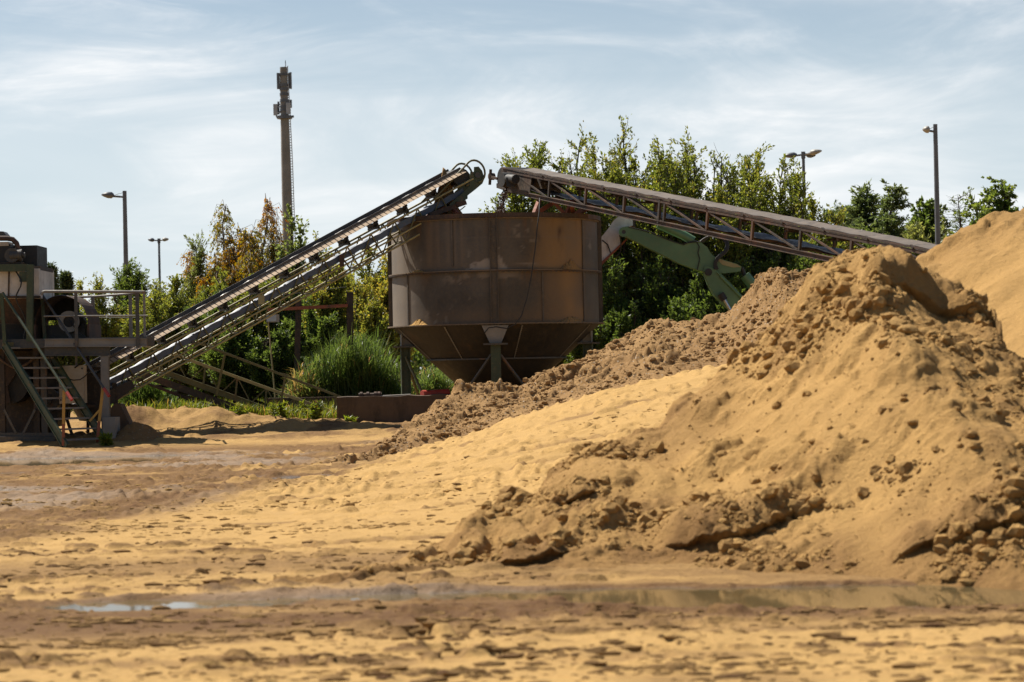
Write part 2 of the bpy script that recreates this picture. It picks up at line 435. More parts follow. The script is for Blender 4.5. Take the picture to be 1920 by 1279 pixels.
def track(x, y, x0, y0, slope, width, lug, seed, depth=.05):
    """a tyre run along x through (x0, y0): lug blocks and a sunken bed"""
    v = (y - (y0 + slope * (x - x0) + .12 * fbm(x * .5, x * 0 + seed, 2, seed))) / width
    m = np.exp(-(v * 1.5) ** 4)
    br = ss(-.25, .35, fbm(x * .8, y * .8, 3, seed + 5))
    l = np.sin(2 * math.pi * (x / lug + .35 * np.abs(v) * np.sign(v) + .25 * fbm(x * 2, y * 2, 2, seed + 9)))
    return m * (-depth * .5 + depth * np.clip(l * 1.8, -1, 1) * .55 * br), m

HEAP = {}
def build_ground():
    ys = [10.0]
    while ys[-1] < 62: ys.append(ys[-1] * 1.0017)
    ys = [2.0, 4.0, 6.0, 8.0, 9.0] + ys + [64, 67, 71, 76, 84, 95, 110, 140, 190, 280, 420, 650, 1000, 2000]
    th = list(np.linspace(-.245, .245, 620))
    ext = [.26, .29, .33, .39, .48, .62, .85, 1.2, 1.42]
    th = [-e for e in reversed(ext)] + th + ext
    Y, T = np.meshgrid(np.array(ys), np.array(th), indexing='ij')
    X = Y * np.tan(T)
    Z = G(X, Y)
    near = (np.abs(T) < .25) & (Y > 9.5) & (Y < 63)
    x, y = X[near], Y[near]
    z = np.zeros_like(x)
    mud = np.zeros_like(x); silt = np.zeros_like(x)
    # broad undulation
    z += .035 * fbm(x * .35, y * .35, 4, 3) + .018 * fbm(x * 1.6, y * 1.3, 4, 4)
    ramp_m = ss(20.5, 25, y + .55 * x) * ss(-7.5, -4.0, x + .0 * y) * (1 - ss(45, 48, y))
    front = 1 - ss(18.5, 21.5, y + .5 * x)
    # tracked ramp: long fine ridges along the run
    yy = y + .05 * x
    z += ramp_m * (.010 * np.sin(2 * math.pi * yy / .42 + 2 * fbm(x * .4, y * .4, 2, 8)) * ss(-.3, .4, fbm(x * .6, y * 1.2, 3, 12))
                   + .022 * fbm(x * .8, y * 2.8, 4, 9) + .012 * fbm(x * 3.2, y * 5, 3, 10)
                   + 1.0 * lumps(x, y + .10 * x, .16, .5, 14, .12, .4, .3, .8, 2.6) + .035 * np.clip(np.sin(2 * math.pi * (x / .24 + .5 * fbm(x * .7, y * .7, 2, 15))), 0, 1) * ss(.1, .4, fbm(x * .4, y * 1.6, 3, 16)))
    # tyre runs in the yard in front
    for (x0, y0, sl, w, lug, sd, dp) in [(0, 19.6, .10, .34, .27, 21, .07), (0, 18.5, .07, .32, .25, 22, .07), (-2, 20.9, .16, .30, .3, 23, .055), (0, 14.55, -.02, .30, .23, 24, .07),
                                         (0, 13.75, .05, .32, .26, 25, .055), (0, 12.6, .0, .3, .25, 26, .055), (0, 17.3, .05, .34, .31, 27, .05), (-3, 24.0, .22, .34, .3, 28, .06), (0, 11.6, .03, .3, .25, 29, .05),
                                         (-6, 29.5, .38, .5, .34, 30, .06), (-6, 27.3, .33, .5, .34, 31, .06), (-5, 36.8, .1, .8, .4, 32, .05)]:
        dz, m = track(x, y, x0, y0, sl, w, lug, sd, dp)
        k = np.where((y0 < 22) & (y0 > 15), 1 - ss(-.6, .6, x - .2), 1.0)
        z += dz * 1.15 * k; mud = np.maximum(mud, .55 * m * k * ss(-.35, .3, fbm(x * 1.2, y * 1.2, 3, sd + 70)))
    # crumbs and clods
    cl_m = np.clip(front * (.35 + .9 * fbm(x * .9, y * 1.3, 3, 40)), 0, 1)
    l1 = lumps(x, y, .22, .32, 41, .12, .42); l2 = lumps(x, y, .10, .45, 42, .15, .5)
    z += l1 * .25 * cl_m + l2 * .35 * np.clip(cl_m + .22, 0, 1) * np.clip(1.1 - ramp_m, .12, 1)
    dash = lumps(x, y + .06 * x, .17, .55, 43, .18, .5, .3, .8, 2.1); dash2 = lumps(x, y, .34, .40, 45, .15, .42, .3, .8, 1.8)
    dm = ss(-.25, .35, fbm(x * .55, y * 1.5, 3, 53))
    z += (.62 * dash + .34 * dash2) * np.clip(front + .25 * (1 - ramp_m), 0, 1) * (.15 + dm)
    mud = np.maximum(mud, np.clip(dash * 30, 0, 1) * front * dm * .85)

    z += .010 * fbm(x * 6, y * 9, 3, 54) * (1 - .5 * ramp_m)
    mud = np.maximum(mud, np.clip(l1 * 12, 0, 1) * cl_m * .5)
    # muddy bands
    mb = front * np.exp(-((y - 15.0 - .05 * x) / 1.15) ** 4) * .95 + front * np.exp(-((y - 19.2 - .1 * x) / 1.1) ** 2) * .62 * (1 - ss(-.5, 1.2, x)) 
    bd = x - (-4.30 + .135 * (y - 23.4)) + .55 * fbm(x * .5, y * .4, 4, 44)
    lm = (1 - ss(-.5, .25, bd)) * ss(20.6, 22.2, y) * (1 - ss(47, 50, y))
    mb = np.maximum(mb, .85 * lm)
    z += lm * (.6 * dash + .022 * fbm(x * 2.5, y * 2, 4, 56))
    edge_b = np.exp(-((bd + .85 + .3 * fbm(x * 1.1, y * .6, 3, 55)) / .75) ** 2) * ss(21.5, 23.5, y) * (1 - ss(44, 47, y))
    mb = np.maximum(mb, .95 * edge_b)
    mb = np.maximum(mb, .8 * np.exp(-((y - 37.3 - .12 * (x + 4)) / 2.2) ** 2) * (1 - ss(-2.6, -1.6, x)) * ss(-7, -4, x))
    mud = np.maximum(mud, mb * ss(-.9, .0, fbm(x * .7, y * 1.4, 4, 47)))
    silt = lm * ss(.08, .32, fbm(x * .35, y * .35, 4, 48)) * (1 - edge_b) * .95
    silt = np.maximum(silt, .7 * np.exp(-((y - 16.4 - .02 * x) / .35) ** 2) * ss(-3.3, -2.4, x) * (1 - ss(-.2, .6, x)) * ss(-.4, .3, fbm(x, y * 2, 3, 49)))
    # puddles: real hollows
    p = pud_field(x, y)
    mud = np.maximum(mud, .9 * ss(-1.7, .05, pud_field(x, y, True) + .25 * fbm(x * 3, y * 5, 3, 58)))    # soaked margin
    mud = np.maximum(mud, .62 * np.exp(-((y - 17.4 + .15 * x) / .9) ** 4) * ss(-2.2, -.6, x) * ss(-.9, .1, fbm(x * 1.5, y * 3, 3, 59)))    # damp foot of the heap
    calm = np.clip(1 - p / .05, .30, 1)
    z = z * calm - p + np.where(p > .004, .011 * fbm(x * 5, y * 8, 3, 57), 0) * (1 - ss(.04, .08, p))
    dry = (p < .006) & ((y < 20) | (x < -2.2)) & (y < 49)
    z = np.where(dry, np.maximum(z, -.010 + .3 * np.minimum(z + .010, 0) * 0), z)
    wet = np.clip((p - .012) / .03, 0, 1)
    wet = np.maximum(wet, .40 * silt * ss(-.1, .5, fbm(x * 2.2, y * 2.2, 3, 52)))
    # banks behind the yard, sandy with a washed channel
    def bumpm(px, py, d, rx, ry, h, seed):
        c = W(px, py, d)
        q = ((x - c.x) / rx) ** 2 + ((y - d) / ry) ** 2
        return h * np.exp(-q * 1.2) * (1 + .5 * fbm(x * 2.5, y * 2.5, 4, seed))
    z += bumpm(390, 790, 53.5, .55, .9, .32, 61) + bumpm(450, 800, 53.2, 1.4, .7, .22, 62) + bumpm(250, 790, 53.5, .8, .8, .50, 63)
    z += bumpm(590, 800, 52.5, 1.5, .8, .16, 64) + bumpm(320, 800, 55.5, 2.6, 1.2, .35, 65)
    far = ss(48, 51, y)
    z += far * (.10 * lumps(x, y, .35, .5, 66) / .35 + .03 * fbm(x * 3, y * 3, 3, 67))
    mud = np.maximum(mud, far * .35); mud = np.maximum(mud, far * .85 * ss(-.3, .3, fbm(x * 1.3, y * 1.3, 3, 68)))
    Z[near] += z
    cols = np.zeros(X.shape + (3,), np.float32)
    cols[near] = np.stack([np.clip(mud, 0, 1), np.clip(silt, 0, 1), np.clip(wet, 0, 1)], -1)
    cols[~near] = (.45, 0, 0)
    HEAP['ground'] = (np.tan(np.array(th)), np.array(ys), Z, cols[..., 0])
    o = grid_mesh('ground', X, Y, Z, 'sand_ground', cols)
    tag(o, 'yellow sandy yard with tyre tracks and damp mud', None, None, 'structure')
build_ground()

def water(px_box, z, name='puddle', label=''):
    b = MB(); x0, y0, x1, y1 = px_box
    n = 24
    pts = []
    for k in range(n):
        a = 2 * math.pi * k / n
        pts.append(((x0 + x1) / 2 + (x1 - x0) / 2 * math.copysign(abs(math.cos(a)) ** .5, math.cos(a)), (y0 + y1) / 2 + (y1 - y0) / 2 * math.copysign(abs(math.sin(a)) ** .5, math.sin(a)), z))
    b.add(pts, [tuple(range(n))])
    o = b.build(name, 'water'); tag(o, label, None, None, 'structure')
water((-3.4, 14.4, 7.0, 16.9), -.021, label='shallow brown puddle at the foot of the near sand heap')
water((-12.5, 36.5, -5.6, 47.5), -.030, label='dark puddle in front of the steel stairs')
water((-8.4, 31.6, -6.4, 33.6), -.030, label='small dark puddle at the left edge of the yard')
water((-5.2, 33.4, -2.3, 35.8), -.022, label='glinting puddle in grey mud left of the ramp')

# ------------------------------------------------------------------ heaps
def lists(ridge):
    P = [W(*r) for r in ridge]
    return np.array([p.x for p in P]), np.array([p.y for p in P]), np.array([p.z for p in P])
def softmin(a, b, k): return -np.log(np.exp(-k * a) + np.exp(-k * b)) / k
A_R = [(640,1110,18.2),(700,1075,18.6),(781,1040,19.3),(854,993,19.8),(906,945,20.2),(963,926,20.6),(1000,915,20.9),(1080,855,21.4),(1162,828,21.7),(1236,796,22),(1275,750,22.1),(1352,696,22.3),
       (1425,632,22.4),(1465,583,22.4),(1522,506,22.5),(1576,468,22.5),(1603,450,22.5),(1671,471,22.4),(1725,520,22.3),(1787,545,22.2),(1808,560,22.1),(1833,596,22),(1850,645,21.6),(1920,695,21),(2100,720,20.5),(2500,800,20)]
A_B = [(640,1090),(700,1078),(900,1062),(1100,1072),(1250,1062),(1400,1070),(1600,1082),(1800,1092),(1920,1096),(2400,1105)]
def heap_front():
    rx, ry, rz = lists(A_R)
    bp = [flat(*q) for q in A_B]; bx = np.array([p[0] for p in bp]); by = np.array([p[1] for p in bp])
    xs = np.arange(-1.75, 7.6, .0155); ys = np.arange(14.9, 27.5, .019)
    Y, X = np.meshgrid(ys, xs, indexing='ij')
    wob = .11 * fbm(X * 1.1, Y * 1.1, 3, 100, .45)
    Xw = X + .05 * fbm(X * 2.5, Y * 2.5, 4, 101)
    yr = np.interp(X, rx, ry); zr = np.interp(Xw, rx, rz); yb = np.minimum(np.interp(X, bx, by) + .25 * fbm(X * 1.2, X * 0, 3, 102), yr - .7)
    t = (Y - yb) / np.maximum(yr - yb, .3)
    fr = np.where(t > 0, zr * t * (.92 + .08 * t), t * np.maximum(np.abs(zr), .4))
    bk = zr - .62 * (Y - yr)
    Z = softmin(fr, bk, 9.0) + .03
    amp = np.clip(Z / .5, 0, 1)
    Z = Z + wob * amp
    # gullies and slides running down the face
    sl = fbm(X * 1.5 + .35 * (Y - 18) + .5 * fbm(X, Y, 2, 103), Y * .35, 4, 104)
    Z += .12 * sl * amp * ss(.0, .5, t) 
    smooth_run = np.exp(-((X - (2.55 + .07 * (Y - 17))) / .22) ** 2) * ss(15.5, 17.2, Y) * (1 - ss(20.0, 21.3, Y))
    Z -= .07 * smooth_run
    # where the crust is broken into clods
    cm = ss(-.02, .22, fbm(X * .95 + .3 * Y, Y * .8, 5, 105, .6) + .10)
    base_z = np.exp(-((t - .10) / .16) ** 2)
    rightlow = ss(3.0, 4.0, X + .15 * (Y - 17)) * ss(.1, .3, t)
    crest = np.exp(-((t - 1) / .10) ** 2) * .6
    cm = np.clip(np.maximum(np.maximum(cm, base_z * ss(-.35, .2, fbm(X * 1.2, Y * 1.2, 3, 106))), np.maximum(rightlow * .75, crest)) - smooth_run * 1.2, 0, 1)
    edge_l = np.exp(-((t - 1) / .16) ** 2) * (1 - ss(1.2, 1.8, X))
    cm = np.maximum(cm, .9 * edge_l * ss(-.3, .2, fbm(X * 2.2, Y * 2.2, 3, 107)))
    cm *= ss(-.12, .05, t)
    l0 = lumps(X, Y, .62, .42, 110, .2, .55, .5); l1 = lumps(X, Y, .30, .45, 111, .2, .6, .5)
    l2 = lumps(X, Y, .14, .5, 112, .2, .6, .4); l3 = lumps(X, Y, .065, .5, 113, .2, .6, .3)
    grain = 1 + .35 * fbm(X * 9, Y * 9, 3, 114)
    l4 = lumps(X, Y, .20, .55, 115, .15, .55, .4)
    Z += cm * (.13 * l0 + .20 * l1 + .34 * l2 + .28 * l4) * grain + (.15 + .7 * cm) * .5 * l3
    # lone clods on the smooth parts
    Z += (1 - cm) * (.55 * lumps(X, Y, .42, .16, 120, .10, .28) + .7 * lumps(X, Y, .17, .22, 121, .12, .42))
    Z += amp * ((.012 + .03 * cm) * fbm(X * 3.3, Y * 3.0, 3, 122) + (.010 + .03 * cm) * fbm(X * 9, Y * 8, 4, 123, .6)) * (1 - .75 * smooth_run)
    DY = np.zeros_like(Z); SL = np.zeros_like(Z)
    def slab(x0, x1, yf, depth, h, seed, edge=.05, curve=.0, over=.14):
        """broken crust: a raised shelf with a steep face, hanging over its foot"""
        nonlocal DY, SL
        yfr = yf + curve * ((X - (x0 + x1) / 2) / (x1 - x0) * 2) ** 2 + .05 * fbm(X * 3.5, X * 0, 4, seed)
        top = 1 + .2 * fbm(X * 3, Y * 3, 3, seed + 1)
        side = ss(x0 - .06, x0 + .22, X + .06 * fbm(X * 5, Y * 5, 3, seed + 4)) * (1 - ss(x1 - .22, x1 + .06, X + .06 * fbm(X * 5, Y * 5, 3, seed + 5))); back = 1 - ss(yfr + depth * .35, yfr + depth, Y)
        lip = ss(yfr, yfr + .03, Y); face = ss(yfr + .01, yfr + .24, Y)
        DY = DY - over * side * ss(yfr, yfr + .03, Y) * (1 - ss(yfr + .1, yfr + depth * .8, Y))
        SL = np.maximum(SL, side * lip * (1 - ss(yfr + .22, yfr + .42, Y)))
        return h * top * side * back * (.34 * lip + .66 * face) + side * lip * back * (.05 * fbm(X * 7, Y * 7, 4, seed + 2, .6) + .35 * lumps(X, Y, .11, .6, seed + 6))
    c = flat(1385, 1058)
    Z += slab(c[0] - .56, c[0] + .52, c[1] + .12, .85, .175, 130, .05, .20, .15)
    c = flat(1850, 1085); Z += slab(c[0] - .25, c[0] + .9, c[1] + .18, .8, .17, 131, .06, .1)
    c = flat(1740, 1085); Z += slab(c[0] - .2, c[0] + .22, c[1] + .3, .5, .09, 132)
    c = flat(1010, 1068); Z += slab(c[0] - .35, c[0] + .28, c[1] + .1, .6, .10, 133, .06, .1)
    c = flat(1090, 1040); Z += slab(c[0] - .25, c[0] + .22, c[1] + .35, .5, .09, 135, .06, .1)
    # overhanging crust below the crest on the right, shaded
    p = W(1740, 560, 21.7)
    Z += slab(p.x - .62, p.x + .52, 21.45, 1.15, .24, 134, .10, -.25)
    for (px, py, d, r, h) in [(1500,565,22.0,.34,.13),(1545,552,22.0,.24,.08),(1655,625,21.2,.16,.20),(1640,650,21.0,.2,.15),(1590,700,20.5,.24,.16),(1600,580,21.6,.22,.12),
                              (1330,830,20.2,.25,.15),(1375,845,20.0,.22,.14),(1460,860,19.6,.2,.13),(1540,905,18.9,.22,.16),(1330,745,21.4,.18,.10),(1275,735,22.0,.12,.08),(1150,890,20.0,.18,.13),(1130,950,19.0,.25,.16),
                              (905,950,19.9,.12,.14),(880,975,19.6,.12,.10),(960,930,20.3,.13,.10),(1490,680,21.0,.25,.10),(1420,700,21.4,.2,.09),(1700,780,19.6,.25,.14),(1790,840,18.8,.3,.15),(1880,720,20.0,.3,.14)]:
        q = W(px, py, d); jx = .10 * fbm(X * 6, Y * 6, 3, int(px)); dd = ((X - q.x + jx) ** 2 + (Y - q.y - jx) ** 2) / (r * r) * (1 + .8 * fbm(X * 7, Y * 7, 3, int(px)))
        Z += .55 * h * np.exp(-dd ** 3 * 1.1) * (1 + .4 * fbm(X * 11, Y * 11, 3, int(px) + 3))
    # wheel marks at the left toe
    tm = np.exp(-(((X + .25) / .75) ** 4)) * np.exp(-(((Y - 18.9) / .55) ** 4))
    Z += tm * .05 * np.clip(2 * np.sin(2 * math.pi * (X * 2.6 + .9 * np.abs(Y - 18.9)) + fbm(X * 2, Y * 2, 2, 140)), -1, 1)
    moist = np.clip(.08 + .28 * SL + .35 * ss(-.1, .6, fbm(X * .7, Y * .7, 4, 142)) + .55 * cm * ss(-.2, .5, fbm(X * 2, Y * 2, 3, 141)) + .6 * np.clip(1 - t * 4.5, 0, 1) + .25 * ss(2.6, 4.2, X), 0, 1)
    cols = np.stack([moist, moist * 0, moist * 0], -1)
    cm = np.maximum(cm, .9 * SL * ss(-.3, .3, fbm(X * 4, Y * 4, 3, 143)))
    HEAP['front'] = (xs, ys, Z, cm, t, DY)
    o = grid_mesh('sand_heap', X, Y + DY, np.maximum(Z, -.3), 'sand_heap', cols)
    tag(o, 'near lumpy heap of yellow sand with broken crust, rising behind the brown puddle', 'sand heap', 'heaps of sand and gravel')
heap_front()
def heap_rear():
    rx, ry, rz = lists([(1400,700,26),(1600,560,27),(1735,474,28),(1765,452,28),(1800,432,28),(1830,419,28),(1862,402,28),(1885,397,28),(1920,396,28),(2000,388,28),(2300,340,28),(2600,330,28)])
    xs = np.arange(2.5, 10.5, .025); ys = np.arange(16, 36, .04)
    Y, X = np.meshgrid(ys, xs, indexing='ij')
    zr = np.interp(X + .1 * fbm(X * 2, Y * 2, 3, 200), rx, rz); yr = np.interp(X, rx, ry)
    Z = softmin(zr - .31 * (yr - Y), zr - .62 * (Y - yr), 9) + .06
    Z += .05 * fbm(X * .9, Y * .9, 3, 201) + .012 * fbm(X * 5, Y * 3, 3, 202)
    crest = np.exp(-((Y - yr + .3) / 1.0) ** 2) * (1 - ss(5.8, 6.3, X))
    Z += crest * (.5 * lumps(X, Y, .45, .5, 203, .2, .6, .5) + .5 * lumps(X, Y, .2, .5, 204)) + .4 * lumps(X, Y, .5, .06, 205, .1, .22)
    cols = np.zeros(X.shape + (3,)); cols[..., 0] = .12 + .3 * crest
    o = grid_mesh('sand_heap', X, Y, Z, 'sand_heap', cols)
    tag(o, 'tall smooth heap of yellow sand at the right edge, behind the near lumpy one', 'sand heap', 'heaps of sand and gravel')
heap_rear()
C_R = [(660,890,39.2),(690,866,40),(716,838,40.8),(760,800,41.8),(800,765,42.5),(838,735,43),(870,715,43.5),(905,712,43.8),(940,722,44),(975,728,44.2),(1010,712,44.5),(1060,690,45),(1100,672,45.3),(1140,648,45.5),(1180,632,45.6),
       (1220,605,45.7),(1260,597,45.7),(1300,592,45.6),(1345,595,45.5),(1385,580,45.2),(1410,548,44.9),(1440,520,44.6),(1462,507,44.4),(1490,513,44.3),(1530,505,44.2),(1600,490,44.2),(1700,520,44.2),(1850,640,44.2)]
C_T = [(660,892,38.6),(690,874,39),(760,852,40),(850,824,41),(1000,770,42),(1150,728,42.5),(1350,687,42.8),(1420,640,42.4),(1560,600,42),(1850,600,42)]
def heap_gravel():
    rx, ry, rz = lists(C_R); tx, ty, tz = lists(C_T)
    xs = np.arange(-2.9, 8.2, .023); ys = np.arange(38, 50.5, .032)
    Y, X = np.meshgrid(ys, xs, indexing='ij')
    Xw = X + .12 * fbm(X * 1.5, Y * 1.5, 3, 300)
    yr = np.interp(X, rx, ry); zr = np.interp(Xw, rx, rz); yt = np.minimum(np.interp(X, tx, ty) + .35 * fbm(X * .9, X * 0, 3, 301), yr - .8)
    g = G(X, Y)
    hr = zr - G(X, yr)
    t = (Y - yt) / np.maximum(yr - yt, .3)
    Z = g + softmin(np.where(t > 0, hr * np.maximum(t, 1e-6) ** 1.05, t * np.maximum(np.abs(hr), .5)), hr - .75 * (Y - yr), 8) + .04
    a = ss(-.05, .25, t)
    Z += a * (.10 * fbm(X * .9, Y * .9, 4, 302))
    rough = a * (.55 + .45 * ss(-.4, .2, fbm(X * .8, Y * .8, 3, 303)))
    Z += rough * (.55 * lumps(X, Y, .55, .55, 310, .2, .6, .55) + .55 * lumps(X, Y, .26, .6, 311, .2, .6, .5) + .6 * lumps(X, Y, .12, .6, 312, .2, .6, .4))
    cols = np.zeros(X.shape + (3,)); cols[..., 0] = np.clip(.25 + .4 * fbm(X * 1.5, Y * 1.5, 3, 320), 0, 1)
    HEAP['gravel'] = (xs, ys, Z, rough, t)
    o = grid_mesh('gravel_heap', X, Y, Z, 'gravel', cols)
    tag(o, 'long brown heap of clumpy gravelly sand in front of the steel hopper', 'gravel heap', 'heaps of sand and gravel')
heap_gravel()
def bil(xs, ys, A, x, y):
    fx = np.clip(np.interp(x, xs, np.arange(len(xs))), 0, len(xs) - 1.001); fy = np.clip(np.interp(y, ys, np.arange(len(ys))), 0, len(ys) - 1.001)
    i = fx.astype(int); j = fy.astype(int); u = fx - i; v = fy - j
    return (A[j, i] * (1 - u) + A[j, i + 1] * u) * (1 - v) + (A[j + 1, i] * (1 - u) + A[j + 1, i + 1] * u) * v
def clod_shapes(k, sub, seed):
    bm = bmesh.new(); bmesh.ops.create_icosphere(bm, subdivisions=sub, radius=1)
    v0 = np.array([v.co[:] for v in bm.verts]); f = np.array([[v.index for v in p.verts] for p in bm.faces]); bm.free()
    rng = np.random.default_rng(seed); out = []
    for _ in range(k):
        v = v0 * rng.uniform(.65, 1.15, 3)
        for _ in range(7):                                   # knock flat faces off
            n = rng.normal(0, 1, 3); n /= np.linalg.norm(n); h = rng.uniform(.45, .8); d = v @ n - h
            v = v - np.where(d > 0, d, 0)[:, None] * n * .9
        v = v * (1 + .12 * rng.normal(0, 1, (len(v), 1)))
        out.append(v)
    return np.array(out), f
def scatter(name, label, x, y, z, r, mat, moist, seed, sub=1, sink=.12, sx=1.0):
    rng = np.random.default_rng(seed); n = len(x); S, f = clod_shapes(14, sub, seed)
    v = S[rng.integers(0, len(S), n)]
    a = rng.uniform(0, 6.283, n); c, s = np.cos(a)[:, None], np.sin(a)[:, None]
    vx = v[..., 0] * c - v[..., 1] * s; vy = v[..., 0] * s + v[..., 1] * c
    co = np.stack([x[:, None] + vx * sx * r[:, None], y[:, None] + vy * r[:, None], z[:, None] + (v[..., 2] * .8 + sink) * r[:, None]], -1).reshape(-1, 3)
    q = (np.arange(n)[:, None, None] * S.shape[1] + f[None]).reshape(-1, 3)
    cols = np.zeros((len(co), 3)); cols[:, 0] = np.repeat(np.clip(moist + rng.normal(0, .15, n), 0, 1), S.shape[1])
    o = raw_mesh(name, co, q, mat, cols, None, False); tag(o, label, None, None, 'stuff')
def clods():
    rng = np.random.default_rng(900)
    xs, ys, Z, cm, t, dyy = HEAP['front']
    n = 170000; x = rng.uniform(-1.6, 6.5, n); y = rng.uniform(15.2, 23.2, n)
    k_cm = bil(xs, ys, cm, x, y); tt = bil(xs, ys, t, x, y); z = bil(xs, ys, Z, x, y)
    pat = fbm(x * 1.9, y * 1.9, 4, 901, .6)
    p = (.045 + .85 * k_cm * ss(-.16, .48, pat)) * ss(-.10, .02, tt) * (z > .0) * (1 - ss(1.02, 1.12, tt))
    k = rng.uniform(0, 1, n) < p * .58; x, y, z, pat = x[k], y[k], z[k], pat[k]; n = len(x)
    r = np.minimum(.0088 * (1 - rng.uniform(0, 1, n)) ** -.54, .078) * (.75 + .6 * ss(0, .5, pat))
    y = y + bil(xs, ys, dyy, x, y); big = r > .032
    scatter('sand_clods', 'crumbled clods of damp sand lying over the face of the near heap', x[~big], y[~big], z[~big], r[~big], 'sand_heap', .22, 902, 1, .0)
    scatter('sand_clods', 'larger broken clods of damp sand on the near heap', x[big], y[big], z[big], r[big], 'sand_heap', .25, 903, 2, -.08)
    xs, ys, Z, rough, t = HEAP['gravel']
    n = 52000; x = rng.uniform(-2.9, 6.2, n); y = rng.uniform(38.5, 47, n)
    tt = bil(xs, ys, t, x, y); z = bil(xs, ys, Z, x, y)
    p = ss(-.22, .12, tt) * (1 - ss(1.1, 1.3, tt)) * (.35 + .65 * ss(-.2, .3, fbm(x * 1.1, y * 1.1, 4, 905)))
    k = (rng.uniform(0, 1, n) < p * .62) & (z > bil(HEAP['ground'][0], HEAP['ground'][1], HEAP['ground'][2], x / y, y) - .02); x, y, z, tt = x[k], y[k], z[k], tt[k]; n = len(x)
    r = np.minimum(.011 * (1 - rng.uniform(0, 1, n)) ** -.50, .085)
    scatter('gravel_clods', 'lumps and stones covering the long brown gravelly heap', x, y, z, r, 'gravel', .10, 906, 1)
    # crumbs trodden over the yard
    ths, ys, Z, mud = HEAP['ground']
    n = 26000; y = 1 / rng.uniform(1 / 46, 1 / 11.5, n); th = rng.uniform(-.235, .235, n); x = th * y
    m = bil(ths, ys, mud, th, y)
    p = .10 + .9 * ss(.15, .6, m) * ss(-.2, .3, fbm(x * 1.1, y * 2.2, 4, 907)); p = np.where(y > 24, p * .5, p)
    k = rng.uniform(0, 1, n) < p * .30; x, y, th = x[k], y[k], th[k]; n = len(x); z = bil(ths, ys, Z, th, y)
    r = np.minimum(.006 * (1 - rng.uniform(0, 1, n)) ** -.48, .034) * np.clip(y / 20, .8, 1.6)
    n = 60000; y2 = 1 / rng.uniform(1 / 24, 1 / 11.3, n); t2 = rng.uniform(-.235, .235, n); x2 = t2 * y2
    rows = sum(np.exp(-((y2 - (y0 + sl * (x2 - x0))) / w) ** 2) for (x0, y0, sl, w) in [(0, 19.6, .10, .30), (0, 18.5, .07, .28), (-2, 20.9, .16, .28), (0, 14.55, -.02, .26), (0, 13.75, .05, .28), (0, 12.75, .0, .22), (0, 17.3, .05, .22), (0, 12.0, .03, .16), (0, 15.0, .02, .2)])
    side = np.where((y2 > 16.2), 1 - ss(-.5, .4, x2 - .2), 1.0)
    dry = pud_field(x2, y2) < .004
    k = dry & (rng.uniform(0, 1, n) < side * (.03 + .50 * np.clip(rows, 0, 1) * ss(-.05, .40, fbm(x2 * .9, y2 * 2.6, 4, 910, .6))))
    x2, y2, t2 = x2[k], y2[k], t2[k]; r2 = np.minimum(.0085 * (1 - rng.uniform(0, 1, len(x2))) ** -.46, .036); z2 = bil(ths, ys, Z, t2, y2)
    scatter('tread_clods', 'small dark clods pressed up in rows by tyres across the front of the yard', x2, y2, z2, r2, 'sand_ground', .62, 911, 1, .02, 2.6)
    n = 60000; y2 = 1 / rng.uniform(1 / 45, 1 / 22, n); t2 = rng.uniform(-.235, .1, n); x2 = t2 * y2
    k = rng.uniform(0, 1, n) < .16 * ss(-.1, .45, fbm(x2 * .7, y2 * 1.6, 4, 912, .6)); x2, y2, t2 = x2[k], y2[k], t2[k]
    r2 = np.minimum(.009 * (1 - rng.uniform(0, 1, len(x2))) ** -.42, .032); z2 = bil(ths, ys, Z, t2, y2)
    scatter('tread_clods', 'fine crumbs left in lines by crawler tracks on the pale ramp', x2, y2, z2, r2, 'sand_ground', .22, 913, 1, .0, 2.8)
    scatter('sand_crumbs', 'crumbs of damp earth trodden over the yard', x, y, z - r * .1, r, 'sand_ground', .5, 908, 1, .0)
clods()
